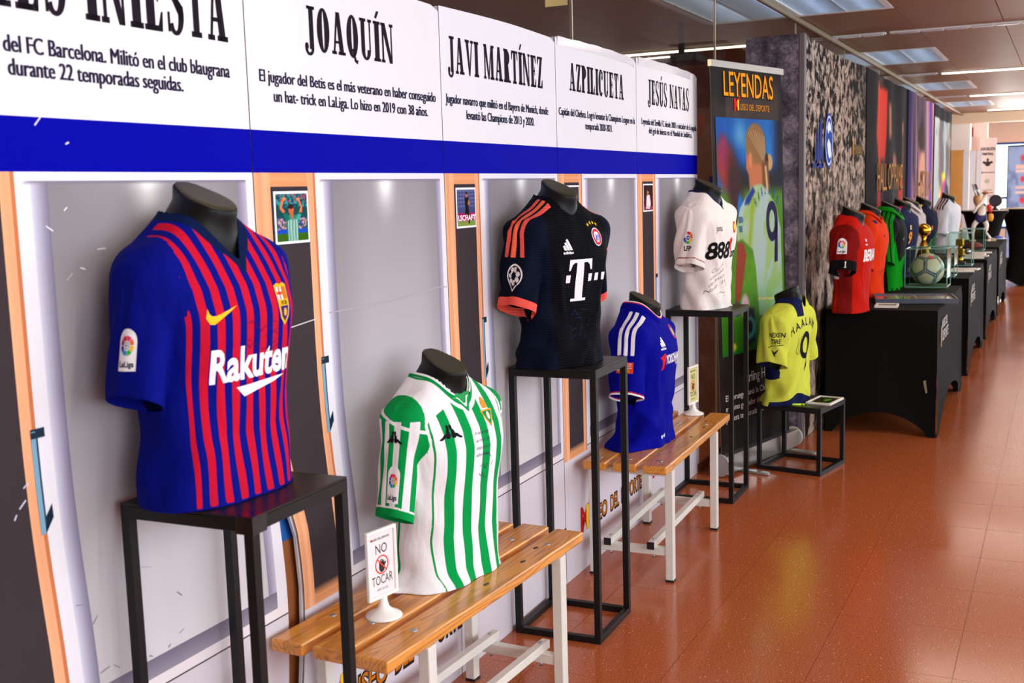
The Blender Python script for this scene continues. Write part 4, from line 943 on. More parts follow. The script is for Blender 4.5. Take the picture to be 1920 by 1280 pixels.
for k, (a, b) in enumerate(BW):
    r = empty('banner_wall', (a, BY0, 0), BLAB[k], 'banner wall', 'tall printed fabric walls'); L = b - a
    sag = lambda u: -.030 * math.sin(PI * u) if k == 0 else -.02 * math.sin(PI * u)
    # body: ends, back and top of the fabric box
    us = np.linspace(0, 1, 13); V = []; Fc = []
    for u in us:
        zt = BHH + sag(u)
        V += [(u * L, .0, .004), (u * L, .0, zt), (u * L, BY1 - BY0, zt), (u * L, BY1 - BY0, .004)]
    for q in range(12):
        for e in range(4):
            if e == 0: continue
            Fc.append((4 * q + e, 4 * q + (e + 1) % 4, 4 * q + 4 + (e + 1) % 4, 4 * q + 4 + e))
    Fc += [(0, 1, 2, 3), (48, 51, 50, 49)]
    pyd('fabric_body', V, Fc, M_STONE if k == 0 else M_HEM, r)
    V = []; Fc = []; nz = 15
    if k == 0:
        for iz in range(nz):
            for u in us: V.append((u * L, -.0015 - .012 * math.sin(PI * u) * math.sin(PI * iz / (nz - 1)), .004 + (BHH + sag(u) - .004) * iz / (nz - 1)))
        for iz in range(nz - 1):
            for q in range(12): i0 = iz * 13 + q; Fc.append((i0, i0 + 1, i0 + 14, i0 + 13))
        pyd('printed_front', V, Fc, M_CROWD, r, True)
        A = Art(); bl = (16, 60, 160)
        A.add([ell(.78, 1.985, .145, .19, 40)], bl); A.add(arc(.78, 1.985, .130, .172, .012, .015, 0, 360, 40), (206, 220, 236), 1)
        A.add([[(.70, 2.07), (.76, 2.12), (.83, 2.10), (.87, 2.04), (.80, 2.06), (.75, 2.03)], [(.71, 1.96), (.76, 2.0), (.84, 1.96), (.86, 1.88), (.79, 1.86), (.74, 1.90)]], (226, 232, 240), 1)
        for q, (x, z0, z1, w) in enumerate([(.32, 1.83, 2.04, .035), (.40, 1.80, 2.10, .045), (.49, 1.84, 2.16, .05), (.56, 1.8, 2.0, .03)]): A.add([[(x - w, z0), (x + w, z0 + .02), (x + w * .6, z1), (x - w * .4, z1 - .05)]], (26, 44, 120))
        A.add([rect(.22, .6, 1.795, 1.825)], (26, 44, 120))
        A.add([rect(1.76, 1.80, 1.90, 2.02)], (220, 120, 30)); A.add([rect(1.82, 2.22, 1.905, 1.985)], (74, 58, 28)); A.add(text_polys('MUSEO', 1.83, 2.21, 1.92, .05, .02), (130, 96, 40), 1)
        art_mesh('club_crest', A, lambda U, a=a: np.stack([a + U[:, 0], np.full(len(U), BY0 - .016) - .0008 * U[:, 2], U[:, 1]], 1), mat_print('print_ink', .75, .08), r, None, True)
        # stone print end carries a strip of gold marks and a red ball mark
        A = Art()
        for z0, z1 in ((1.66, 1.71), (1.53, 1.62), (1.46, 1.472), (1.40, 1.43), (1.345, 1.385), (1.32, 1.335), (1.27, 1.29)): A.add([rect(.186, .20, z0, z1)], (230, 160, 20))
        A.add([ell(.20, 2.12, .03, .045)], (200, 30, 40)); A.add([ell(.18, 2.06, .035, .05)], (150, 24, 40))
        art_mesh('end_marks', A, lambda U, a=a: np.stack([np.full(len(U), a - .002), BY0 + U[:, 0], U[:, 1]], 1), mat_print('print_ink', .75, .08), r, None, True)
        box('pole_sleeve', (-.006, -.006, .004), (.05, .03, BHH + .004), mat('sleeve_fabric', (92, 84, 92), .6), r, .004)
    else:
        pf = (None, red_paint, pink_paint, pale_paint)[k]
        fr = grid_print('printed_front', lambda U, V, a=a, L=L: np.stack([a + U * L, BY0 - .002 - .02 * np.sin(PI * U) * np.sin(PI * V) + .010 * np.sin(U * 19 + 2), .004 + V * (BHH - .004 - .02 * np.sin(PI * U))], 1), 90, 110, pf, M_FPR, r)
        A = Art(); g1 = (176, 120, 36)
        if k == 1: A.add(text_polys('HALL OF FAME', .38, 2.05, 1.60, .25, .0), (60, 34, 14)); A.add(text_polys('HALL OF FAME', .40, 2.05, 1.61, .25, -.008), g1, 1)
        if k == 2: A.add(text_polys('LA HISTORIA', .45, 2.0, 1.50, .30, .0), (150, 104, 40))
        if A.items: art_mesh('lettering', A, lambda U, a=a: np.stack([a + U[:, 0], np.full(len(U), BY0 - .034) - .0008 * U[:, 2], U[:, 1]], 1), mat_print('print_ink', .75, .08), r, None, True)

# ------------------------------------------------------------------ black covered tables along the fabric walls
M_CLOTH = mat('black_stretch_cloth', (14, 12, 12), .8, spec=.1, bump=.05, bscale=400)
TZ = .845
def table(x0, x1, y0, y1, label, letter=True):
    r = empty('covered_table', (x0, y0, 0), label, 'table', 'black covered tables'); L, D = x1 - x0, y1 - y0
    pts = [(0, 0), (L, 0), (L, D), (0, D)]; V = []; Fc = []; n, mz = 16, 10; rb = .012
    for s in range(4):
        (ax, ay), (bx, by) = pts[s], pts[(s + 1) % 4]; ln = math.hypot(bx - ax, by - ay); nx, ny = (by - ay) / ln, -(bx - ax) / ln
        base = len(V)
        for i in range(n + 1):
            u = i / n; hole = .0 if u < .07 or u > .93 else math.sin(PI * (u - .07) / .86) ** .65
            zb = .004 + (.150 if ln < 1 else .20) * hole
            for j in range(mz + 1):
                v = j / mz; z = zb + (TZ - zb) * v
                inn = .028 * math.sin(PI * u) ** .8 * math.sin(PI * min(1, (1 - v) * .95)) + .006 * (v > .99)
                flare = .012 * (1 - v) ** 2
                V.append((ax + (bx - ax) * u - nx * (inn - flare), ay + (by - ay) * u - ny * (inn - flare), z - (.005 if v > .99 else 0)))
        for i in range(n):
            for j in range(mz): a = base + i * (mz + 1) + j; Fc.append((a, a + mz + 1, a + mz + 2, a + 1))
    b = len(V); V += [(.004, .004, TZ), (L - .004, .004, TZ), (L - .004, D - .004, TZ), (.004, D - .004, TZ)]; Fc.append((b, b + 1, b + 2, b + 3))
    for s in range(4):
        tops = [s * (n + 1) * (mz + 1) + i * (mz + 1) + mz for i in range(n + 1)]
        Fc.append(tuple(tops[::-1]) + (b + s, b + (s + 1) % 4)) if False else None
        for i in range(n): pass
        Fc.append((b + s, b + (s + 1) % 4, tops[-1], tops[0]))
    pyd('stretch_cover', V, Fc, M_CLOTH, r)
    for x, y in ((.03, .03), (L - .03, .03), (L - .03, D - .03), (.03, D - .03)): box('foot', (x - .022, y - .022, 0), (x + .022, y + .022, .07), M_CAP, r, .004)
    if letter:
        A = Art(); w = (206, 198, 190)
        A.add(text_polys('MUSEO DEL', .26, .62, .70, .06, .012), w); A.add(text_polys('DEPORTE', .30, .70, .61, .07, .012), w); A.add([[(.20, .58), (.24, .58), (.235, .66), (.215, .64)]], (206, 160, 50))
        A.add(text_polys('M', .20, .26, .62, .10, .04), (214, 196, 180))
        art_mesh('lettering', A, plane_place((0, -.004, 0), (1, 0, 0), (0, 0, 1), (0, -1, 0), .0006, .002), mat_print('print_ink', .75, .08), r)
    return r
TB = [(7.80, 9.72), (10.40, 12.34), (12.84, 14.74), (15.15, 17.05)]
TW = ['nearest, its end facing the viewer', 'second of the row', 'third of the row', 'last of the row']
for (a, b), w in zip(TB, TW):
    t = table(a, b, .735, 1.45, 'long table under a black stretch cover, ' + w)
tg = Art(); tg.add([[(0, 0), (.012, .004), (.0, .09), (-.016, .08)]], (140, 126, 104))
art_mesh('stuck_tape', tg, plane_place((7.786, .80, .30), (0, -1, 0), (0, 0, 1), (-1, 0, 0), .001, .002), mat_print('print_ink', .75, .08), [o for o in COL.objects if o.name.startswith('covered_table')][0], world=True)
# ------------------------------------------------------------------ jersey mannequins
PZ = np.array([-.1, 0, .05, .15, .28, .36, .42, .47, .505, .53, .55, .575, .60, .625, .66])
PA = np.array([.172, .172, .170, .163, .166, .176, .188, .198, .199, .192, .178, .150, .112, .080, .05])
PB = np.array([.108, .108, .106, .100, .107, .117, .124, .122, .113, .104, .096, .086, .078, .070, .05])
PYC = np.array([0, 0, 0, 0, -.006, -.010, -.010, -.006, .0, .006, .011, .016, .020, .022, .022])
def smin(a, b, k):
    h = np.clip(.5 + .5 * (b - a) / k, 0, 1); return b * (1 - h) + a * h - k * h * (1 - h)
LIMP = [1]
def slv_axis(z, x=None):
    """the sleeve on the LIMP side hangs flat against the body"""
    t = np.clip((.530 - z) / .34, -.2, 1.4)
    k = 0.0 if x is None else ((np.asarray(x) * LIMP[0]) > 0) * np.clip(t, 0, 1)
    return .172 + .066 * t - .034 * k, .002 - .006 * t + .030 * k, .062 - .010 * t - .012 * k, .086 - .004 * t - .012 * k      # cx, cy, half thickness, half depth
def torso_f(X, Y, Z, sc=1.0):
    a = np.interp(Z, PZ, PA) * sc; b = np.interp(Z, PZ, PB) * sc; yc = np.interp(Z, PZ, PYC)
    n = 2.7
    r = (np.abs(X / a) ** n + np.abs((Y - yc) / b) ** n) ** (1 / n)
    return (r - 1) * np.minimum(a, b)
SEND = [.14]
def sleeve_f(X, Y, Z, sw=1.0):
    cx, cy, tx, ty = slv_axis(Z, X)
    dz = np.maximum(Z - .500, 0) / .055
    dz = dz + np.maximum(SEND[0] - Z, 0) / .03
    r = np.sqrt(((np.abs(X) - cx) / (tx * sw)) ** 2 + ((Y - cy) / (ty * sw)) ** 2 + dz ** 2)
    return (r - 1) * .055
def surfnets(F, org, h):
    nx, ny, nz = F.shape; S = F < 0
    c = [S[dx:nx - 1 + dx, dy:ny - 1 + dy, dz:nz - 1 + dz] for dx in (0, 1) for dy in (0, 1) for dz in (0, 1)]
    cnt = sum(q.astype(np.int8) for q in c); act = (cnt > 0) & (cnt < 8)
    I = np.argwhere(act); idx = -np.ones(act.shape, int); idx[tuple(I.T)] = np.arange(len(I))
    acc = np.zeros((len(I), 3)); num = np.zeros(len(I))
    cor = [(dx, dy, dz) for dx in (0, 1) for dy in (0, 1) for dz in (0, 1)]
    val = {q: F[I[:, 0] + q[0], I[:, 1] + q[1], I[:, 2] + q[2]] for q in cor}
    for a in cor:
        for ax in range(3):
            if a[ax]: continue
            b = list(a); b[ax] = 1; b = tuple(b); va, vb = val[a], val[b]; m = (va < 0) != (vb < 0)
            t = np.where(m, va / np.where(va == vb, 1, va - vb), 0)
            p = np.array(a, float) + np.zeros((len(I), 3)); p[:, ax] = t
            acc[m] += p[m]; num[m] += 1
    V = (I + acc / num[:, None]) * h + np.array(org)
    Q = []
    for ax in range(3):
        u, v = (ax + 1) % 3, (ax + 2) % 3
        sl0 = [slice(None)] * 3; sl1 = [slice(None)] * 3; sl0[ax] = slice(0, -1); sl1[ax] = slice(1, None)
        A, B = S[tuple(sl0)], S[tuple(sl1)]; E = np.argwhere(A != B)
        E = E[(E[:, u] > 0) & (E[:, v] > 0) & (E[:, u] < F.shape[u] - 1) & (E[:, v] < F.shape[v] - 1)]
        ins = A[tuple(E.T)]
        def cell(du, dv):
            G = E.copy(); G[:, u] -= du; G[:, v] -= dv; return idx[tuple(G.T)]
        q = np.stack([cell(1, 1), cell(0, 1), cell(0, 0), cell(1, 0)], 1)
        q[~ins] = q[~ins][:, ::-1]; Q.append(q)
    Q = np.concatenate(Q); Q = Q[(Q >= 0).all(1)]
    return V, Q
def relax(V, Q, it=1, lam=.5):
    e = np.concatenate([Q[:, [0, 1]], Q[:, [1, 2]], Q[:, [2, 3]], Q[:, [3, 0]]])
    for _ in range(it):
        s = np.zeros_like(V); n = np.zeros(len(V))
        np.add.at(s, e[:, 0], V[e[:, 1]]); np.add.at(n, e[:, 0], 1); np.add.at(s, e[:, 1], V[e[:, 0]]); np.add.at(n, e[:, 1], 1)
        V = V + lam * (s / np.maximum(n, 1)[:, None] - V)
    return V
def compact(V, Q):
    u = np.unique(Q); m = -np.ones(len(V), int); m[u] = np.arange(len(u)); return V[u], m[Q], u
def cut(V, Q, fn):
    """remove the surface where fn < 0, moving the edge onto fn = 0"""
    d = fn(V); Q = Q[~(d[Q] < 0).all(1)]
    bad = np.unique(Q[d[Q] < 0]); 
    if len(bad):
        P = V[bad].copy()
        for _ in range(4):
            f0 = fn(P); g = np.stack([(fn(P + np.eye(3)[k] * 1e-4) - f0) / 1e-4 for k in range(3)], 1)
            P = P - (f0 / np.maximum((g * g).sum(1), .05))[:, None] * g
        s = np.clip(P - V[bad], -.016, .016); V = V.copy(); V[bad] += s
    return compact(V, Q)[:2]
def front_len(a, b, n=200):
    t = np.linspace(0, 1, n); ph = np.arcsin(t); x, y = a * np.sin(ph), b * np.cos(ph)
    s = np.concatenate([[0], np.cumsum(np.hypot(np.diff(x), np.diff(y)))]); return t, s
FT, FS = front_len(.185, .118)
def x_to_s(x, z): 
    a = np.interp(np.minimum(z, .45), PZ, PA); t = np.clip(np.abs(x) / a, 0, 1); return np.sign(x) * np.interp(t, FT, FS) * a / .185
def s_to_x(s, z):
    a = np.interp(np.minimum(z, .45), PZ, PA); return np.sign(s) * np.interp(np.abs(s) * .185 / a, FS, FT) * a
M_BUST = mat('bust_black_plastic', (13, 12, 12), .42, spec=.28, bump=.06, bscale=180)
M_BTOP = mat('bust_cap_sheen', (72, 66, 46), .6)  # olive sheen of reflected light for the bust's cut top
def make_bust_mesh():
    h = .006; org = (-.20, -.16, .36)
    X, Y, Z = np.meshgrid(np.arange(-.20, .201, h), np.arange(-.16, .17, h), np.arange(.36, .74, h), indexing='ij')
    body = torso_f(X, Y, Z, .90) + .007
    t = np.clip((Z - .50) / .20, 0, 2); yc = .022 - .062 * t
    rx = np.interp(Z, [.36, .5, .55, .60, .66, .8], [.05, .076, .068, .060, .058, .059]); ry = np.interp(Z, [.36, .5, .55, .60, .66, .8], [.03, .070, .074, .070, .068, .070])
    nk = (np.sqrt((X / rx) ** 2 + ((Y - yc) / ry) ** 2) - 1) * .06
    d = smin(body, nk, .035)
    top = (Z - (.664 + .46 * (Y + .02))) / math.sqrt(1 + .46 ** 2)
    d = -smin(-d, -top, .010)
    V, Q = surfnets(d, org, h); V = relax(V, Q, 1, .5)
    V, Q = cut(V, Q, lambda P: P[:, 2] - .40)
    me = bpy.data.meshes.new('bust'); me.from_pydata(V.tolist(), [], Q.tolist()); me.materials.append(M_BUST)
    me.polygons.foreach_set('use_smooth', np.ones(len(me.polygons), bool)); me.update()
    tp = (V[:, 2] - (.664 + .46 * (V[:, 1] + .02))) / math.sqrt(1 + .46 ** 2)
    me.attributes.new('m0', 'FLOAT', 'POINT').data.foreach_set('value', (tp + .0035).astype(np.float32)); me.update()
    return me
BUST = None

def fabric(name, base, layers, rough=.72, rib=0.0):
    """layers: list of (attribute, colour): colour shows where the attribute is positive"""
    m = bpy.data.materials.new(name); m.use_nodes = True; nt = m.node_tree; b = nt.nodes['Principled BSDF']
    b.inputs['Roughness'].default_value = rough + .1; b.inputs['Specular IOR Level'].default_value = .07
    cur = None
    for at, c in layers:
        a = nt.nodes.new('ShaderNodeAttribute'); a.attribute_name = at
        k = nt.nodes.new('ShaderNodeMath'); k.operation = 'MULTIPLY_ADD'; k.use_clamp = True; k.inputs[1].default_value = 700; k.inputs[2].default_value = .5
        nt.links.new(a.outputs['Fac'], k.inputs[0])
        mx = nt.nodes.new('ShaderNodeMix'); mx.data_type = 'RGBA'; mx.inputs[7].default_value = L4(*c)
        if cur is None: mx.inputs[6].default_value = L4(*base)
        else: nt.links.new(cur, mx.inputs[6])
        nt.links.new(k.outputs[0], mx.inputs[0]); cur = mx.outputs[2]
    if cur is None: b.inputs['Base Color'].default_value = L4(*base)
    else: nt.links.new(cur, b.inputs['Base Color'])
    tc = nt.nodes.new('ShaderNodeTexCoord'); n = nt.nodes.new('ShaderNodeTexNoise'); n.inputs['Scale'].default_value = 12; n.inputs['Detail'].default_value = 3
    mp = nt.nodes.new('ShaderNodeMapping'); mp.inputs['Scale'].default_value = (1, 1, .45); nt.links.new(tc.outputs['Object'], mp.inputs[0]); nt.links.new(mp.outputs[0], n.inputs['Vector'])
    hgt = n.outputs[0]
    if rib:
        w = nt.nodes.new('ShaderNodeTexWave'); w.bands_direction = 'Z'; w.inputs['Scale'].default_value = rib; w.inputs['Distortion'].default_value = 0
        nt.links.new(tc.outputs['Object'], w.inputs['Vector'])
        ad = nt.nodes.new('ShaderNodeMath'); ad.operation = 'MULTIPLY_ADD'; ad.inputs[1].default_value = .10; nt.links.new(w.outputs[0], ad.inputs[0]); nt.links.new(n.outputs[0], ad.inputs[2]); hgt = ad.outputs[0]
    bp = nt.nodes.new('ShaderNodeBump'); bp.inputs['Strength'].default_value = .5; bp.inputs['Distance'].default_value = .03
    nt.links.new(hgt, bp.inputs['Height']); nt.links.new(bp.outputs[0], b.inputs['Normal'])
    return m

_bm = fabric('bust_black_plastic', (8, 8, 8), [('m0', (58, 54, 38))], .34)  # olive cap paints reflected light onto the matte black cut top
_bm.node_tree.nodes['Principled BSDF'].inputs['Specular IOR Level'].default_value = .2
_bm.node_tree.nodes['Bump'].inputs['Strength'].default_value = .04
M_BUST = _bm; BUST = make_bust_mesh()
def ell_open(V, rx=.078, ry=.092, yn=.012):
    return (np.sqrt((V[:, 0] / rx) ** 2 + ((V[:, 1] - yn) / ry) ** 2) - 1) * rx
def v_open(V, zv, al):
    d = np.abs(V[:, 0]) * math.cos(al) - (V[:, 2] - zv) * math.sin(al)
    return np.where(V[:, 1] < .02, d, 1.0)
def opening(kind, zv=.52, al=.62, rx=.078):
    def f(V):
        e = np.where(V[:, 2] > .5, ell_open(V, rx), 1.0)
        return np.minimum(e, v_open(V, zv, al)) if kind == 'v' else e
    return f
class Jersey:
    def __init__(s, name, loc, psi, label, seed=1, h=.0065, neck='v', zv=.515, al=.62, rx=.078, hem=.195, drape=None, sw=1.0, fold=1.0, tuck=None, bs=1.0):
        s.root = empty('jersey_mannequin', loc, label, 'mannequin', 'shirts on black bust mannequins', -math.radians(psi))
        bo = bpy.data.objects.new('bust', BUST); COL.objects.link(bo); bo.parent = s.root
        rg = np.random.default_rng(seed)
        SEND[0] = hem - .055
        ax = [np.arange(-.37, .371, h), np.arange(-.20, .201, h), np.arange(-.03, .66, h)]
        X, Y, Z = np.meshgrid(*ax, indexing='ij')
        T = torso_f(X, Y, Z) - (bs - 1) * .17 * np.clip((.50 - Z) / .1, 0, 1); S = sleeve_f(X, Y, Z, sw)
        if drape is not None:
            for (dx, dy, rx_, ry_, rz_) in drape:
                q = (np.sqrt(((X - dx) / rx_) ** 2 + ((Y - dy) / ry_) ** 2 + (Z / rz_) ** 2) - 1) * min(rx_, ry_, rz_); T = smin(T, q, .03)
        th = np.arctan2(X, -Y)
        f = 0
        for k in range(7):
            a, b_, p = rg.uniform(2, 9), rg.uniform(8, 34), rg.uniform(0, 6.28); sg = rg.choice([-1, 1])
            f = f + np.sin(a * th * 1.0 + sg * b_ * Z + p) * rg.uniform(.0006, .0017)
        low = np.clip((.42 - Z) / .3, 0.15, 1); T = T + f * low * fold
        # drape lines running from the armpit to the waist
        for sx in (-1, 1):
            u = (X * sx - .13) - (.40 - Z) * -.22
            T = T - .0035 * fold * np.exp(-(u / .012) ** 2) * np.clip((.44 - Z) / .1, 0, 1) * np.clip((Z - .12) / .1, 0, 1) * (Y < 0)
        if tuck:
            for (tz, tw, tr) in tuck: T = T - tr * np.exp(-((Z - tz - .05 * np.sin(3 * th)) / tw) ** 2) * (.5 + .5 * np.sin(th * 3 + tz * 30))
        S = S + .0022 * fold * np.sin(np.arctan2(Y, np.abs(X) - .22) * 5 + Z * 26 + rg.uniform(0, 6))
        K = np.interp(Z, [.30, .40, .47, .53], [.004, .008, .030, .045])
        D = smin(T, S, K); s.off = f
        V, Q = surfnets(D, (ax[0][0], ax[1][0], ax[2][0]), h); V = relax(V, Q, 1, .5)
        s.sw = sw; s.hem = hem
        def hemf(P):
            cx, cy, tx, ty = slv_axis(P[:, 2], P[:, 0]); inner = cx - np.abs(P[:, 0])
            isS = (sleeve_f(P[:, 0], P[:, 1], P[:, 2], sw) < torso_f(P[:, 0], P[:, 1], P[:, 2]) - (bs - 1) * .17 * np.clip((.50 - P[:, 2]) / .1, 0, 1)) & (P[:, 2] < .42) & (P[:, 2] > .09)
            return np.where(isS, P[:, 2] - hem + .55 * inner * .9 + .05 * (P[:, 1]), 1.0)
        s.hemf = hemf
        V, Q = cut(V, Q, hemf)
        V, Q = cut(V, Q, lambda P: P[:, 2] + .016); V[:, 2] = np.maximum(V[:, 2], .0015)
        # drop stray islands of the cut (keep quads connected to the body)
        s.of = opening(neck, zv, al, rx); V, Q = cut(V, Q, s.of)
        V, Q, _ = compact(V, Q)
        s.V, s.Q = V, Q
        x, y, z = V.T; s.x, s.y, s.z = x, y, z
        s.slv = torso_f(x, y, z) - (bs - 1) * .17 * np.clip((.50 - z) / .1, 0, 1) - sleeve_f(x, y, z, sw)                 # > 0 on the sleeves
        s.seam = np.abs(x) - (.168 - .10 * (.50 - z) * (z < .5) - .30 * np.maximum(z - .50, 0))   # raglan-free armhole seam
        cx, cy, tx, ty = slv_axis(z, x); s.ang = np.arctan2(-(y - cy), np.abs(x) - cx); s.hd = hemf(V); s.o = s.of(V)
        wz = sstep(.37, .45, z); s.sleeve = wz * np.clip(s.seam, -.03, .03) + (1 - wz) * np.clip(s.slv, -.03, .03); 
        s.arc = x_to_s(x, z); s.front = -(y - np.interp(z, PZ, PYC))
        s.layers = []; s.n = 0; s.du = s.dz = s.sdz = s.dang = 0.0
    def layer(s, w, rgb): s.layers.append((np.asarray(w, float), rgb)); return s
    def finish(s, base, rough=.72, rib=0.0):
        me = bpy.data.meshes.new('jersey'); me.from_pydata(s.V.tolist(), [], s.Q.tolist()); me.update()
        L = []
        for k, (w, c) in enumerate(s.layers):
            at = me.attributes.new('m%d' % k, 'FLOAT', 'POINT'); at.data.foreach_set('value', np.clip(w, -.05, .05).astype(np.float32)); L.append(('m%d' % k, c))
        s.obj = link('jersey', me, fabric('jersey_fabric', base, L, rough, rib), s.root, True)
        s.bvh = BVHTree.FromPolygons([tuple(v) for v in s.V], [tuple(int(i) for i in q) for q in s.Q])
        return s
    def cast(s, O, Dr, lay):
        R = np.full((len(O), 3), np.nan)
        for k in range(len(O)):
            p, n, _, _ = s.bvh.ray_cast(Vector(O[k]), Vector(Dr[k]), 1.2)
            if p is None: continue
            if n.dot(Vector(Dr[k])) > 0: n = -n
            q = p + n * (.0012 + .0006 * lay[k]); R[k] = q
        return R
    def front_decal(s, name, art, back=False, label=None, tw=0.0, maxlen=.010):
        sg = 1 if back else -1
        def pl(U):
            U = U + np.array([s.du, s.dz, 0.0]); sx = U[:, 0] + tw * (U[:, 1] - .4)
            x = s_to_x(sx, U[:, 1]); x = -x if back else x
            O = np.stack([x, np.full(len(U), .6 * sg), U[:, 1]], 1); Dr = np.tile([0., -sg, 0.], (len(U), 1)); return s.cast(O, Dr, U[:, 2])
        o = art_mesh(name, art, pl, mat_print('shirt_print', .75, .08), s.obj, maxlen)
        if o is not None and label: o['label'] = label
        return o
    def sleeve_decal(s, name, art, side=-1, ang0=.3, label=None, maxlen=.010):
        """u runs along the sleeve's girth from the angle ang0 (0 = outward, +: towards the front), v is the height"""
        def pl(U):
            U = U + np.array([0.0, s.sdz, 0.0]); cx, cy, tx, ty = slv_axis(U[:, 1]); a = ang0 + s.dang - side * U[:, 0] / .072
            d = np.stack([side * np.cos(a), -np.sin(a), 0 * a], 1); C = np.stack([side * cx, cy, U[:, 1]], 1)
            return s.cast(C + d * .25, -d, U[:, 2])
        o = art_mesh(name, art, pl, mat_print('shirt_print', .75, .08), s.obj, maxlen)
        if o is not None and label: o['label'] = label
        return o
    def collar(s, prof, rgb, name='collar', piping=None, gap=None, rx=.081, ry=.095, yn=.012, n=64):
        """standing collar: prof = [(outset, height above the opening edge)]; gap: half-angle left open at the front"""
        rings = []
        ph = np.linspace(gap or 0, 2 * PI - (gap or 0), n)
        cxy = np.stack([np.sin(ph) * rx, yn - np.cos(ph) * ry], 1)
        zs = []
        for (px, py) in cxy:
            p, nn, _, _ = s.bvh.ray_cast(Vector((px * 1.12, yn + (py - yn) * 1.12, .9)), Vector((0, 0, -1)), 1.0); zs.append(p.z if p else .58)
        zs = np.array(zs); ker = np.ones(7) / 7; zp = np.concatenate([zs[-4:-1], zs, zs[1:4]]) if not gap else np.pad(zs, 3, 'edge'); zs = np.convolve(zp, ker, 'valid')
        V = []; m = len(prof)
        for k in range(n):
            for (o, hh) in prof:
                q = (1 + o / rx); hk = hh if not callable(hh) else hh(ph[k])
                V.append((cxy[k][0] * q, yn + (cxy[k][1] - yn) * q, zs[k] + hk - .006))
        Fc = []; cols = []
        for k in range(n - 1):
            for j in range(m - 1):
                Fc.append((k * m + j, (k + 1) * m + j, (k + 1) * m + j + 1, k * m + j + 1)); cols.append(rgb[j])
        C = np.repeat(np.array(cols, float), 4, 0)
        return pyd(name, V, Fc, mat_print('shirt_print', .75, .08), s.obj, True, C)
def laliga(x, y, w, h, txt='LaLiga', rings=None):
    A = Art(); r = w / 2
    A.add([rect(x - r, x + r, y - h / 2, y + h / 2 - r)], (240, 240, 246)); A.add([[(x + r * math.cos(math.radians(a)), y + h / 2 - r + r * math.sin(math.radians(a))) for a in range(0, 181, 10)]], (240, 240, 246))
    cy = y + h * .10; R_ = w * .36; cols = [(232, 60, 110), (236, 110, 50), (246, 196, 40), (60, 180, 60), (30, 150, 220), (40, 70, 180), (150, 50, 160), (220, 40, 60)]
    for k, c in enumerate(cols): A.add(arc(x, cy, R_, R_, R_ * .48, R_ * .48, 90 - k * 45 - 40, 90 - k * 45, 4), c, 1)
    A.add([ell(x, cy, R_ * .36, R_ * .36, 16)], (60, 60, 80), 1); A.add([ell(x, cy, R_ * .30, R_ * .30, 16)], (236, 236, 242), 2); A.add([star(x, cy, R_ * .2)], (40, 40, 60), 3)
    A.add(text_polys(txt, x - w * .40, x + w * .40, y - h * .40, h * .13, .03), (40, 40, 70), 1)
    return A
def adidas(x, y, k, rgb=(240, 240, 244)):
    A = Art()
    for i in range(3):
        x0 = -.5 + i * .30; hh = .42 + i * .26
        A.add([[(x0, .32), (x0 + .26, .32), (x0 + .26 - (hh - .0) * .36 + .16, .32 + hh * .8), (x0 + .0 - hh * .30 + .12, .32 + hh * .62)]] if False else [[(x0 + .10, .30), (x0 + .36, .30), (x0 + .36 - .28 * hh * 1.6 + .0, .30 + hh), (x0 + .16 - .28 * hh * 1.6, .30 + hh * .88)]], rgb)
    A.add(text_polys('adidas', -.56, .52, 0, .22, .04), rgb)
    return A.shift(x, y, k)
def scribble(A, x, y, w, h, rows, rgb, seed=1, lw=.0016):
    rg = random.Random(seed)
    for r in range(rows):
        px = x; pts = []
        n = int(w / .011)
        for k in range(n):
            pts.append((px, y - r * h + rg.uniform(-.4, .4) * h)); px += w / n * rg.uniform(.6, 1.35)
            if rg.random() < .22: A.add(stroke(pts, lw), rgb); pts = []; px += .008
        if len(pts) > 1: A.add(stroke(pts, lw), rgb)
    return A
wavec = lambda s, p, ph=0.0: (p / 4 - np.abs(((s - ph) / p) % 1 * p - p / 2)) + 0.0     # > 0 in a band of width p/2 centred half a period from ph

# 1 --- red and blue striped shirt
J = Jersey('j', (1.952, 1.712, 1.044), 3, 'red and blue vertically striped football shirt on a black bust, RAKUTEN across the chest', 3, .0055, zv=.522, al=.60, hem=.240, sw=.86, bs=1.07); J.dz = .014; J.sdz = .068; J.dang = -.25
sx = J.arc + .045 * (J.z - .40)
w = np.minimum(np.where(J.front > -.01, wavec(sx, .0415, .0), -.02), .192 - np.abs(sx))
w = np.minimum(w, np.where(J.sleeve > 0, -.02, np.minimum(-J.sleeve, .02))); w = np.minimum(w, J.z - .006)
J.layer(w, (192, 18, 46)); J.layer(np.minimum(.017 - J.o, .02), (8, 24, 66))
J.finish((4, 14, 122))
A = Art(); A.add([[(-.142, .398), (-.134, .385), (-.122, .383), (-.056, .418), (-.114, .401), (-.126, .401), (-.132, .407), (-.134, .417)]], (250, 190, 40)); J.front_decal('swoosh_mark', A, tw=-.045)
A = Art(); x, y = .100, .410
A.add([[(x - .026, y + .038), (x - .013, y + .043), (x, y + .040), (x + .013, y + .043), (x + .026, y + .038), (x + .024, y - .01), (x + .018, y - .034), (x, y - .052), (x - .018, y - .034), (x - .024, y - .01)]], (226, 176, 30))
A.add([rect(x - .020, x - .001, y + .006, y + .034)], (244, 240, 236), 1); A.add([rect(x - .013, x - .008, y + .006, y + .034), rect(x - .020, x - .001, y + .017, y + .023)], (216, 36, 50), 2)
for q in range(2): A.add([rect(x + .004 + q * .009, x + .008 + q * .009, y + .006, y + .034)], (206, 60, 40), 2)
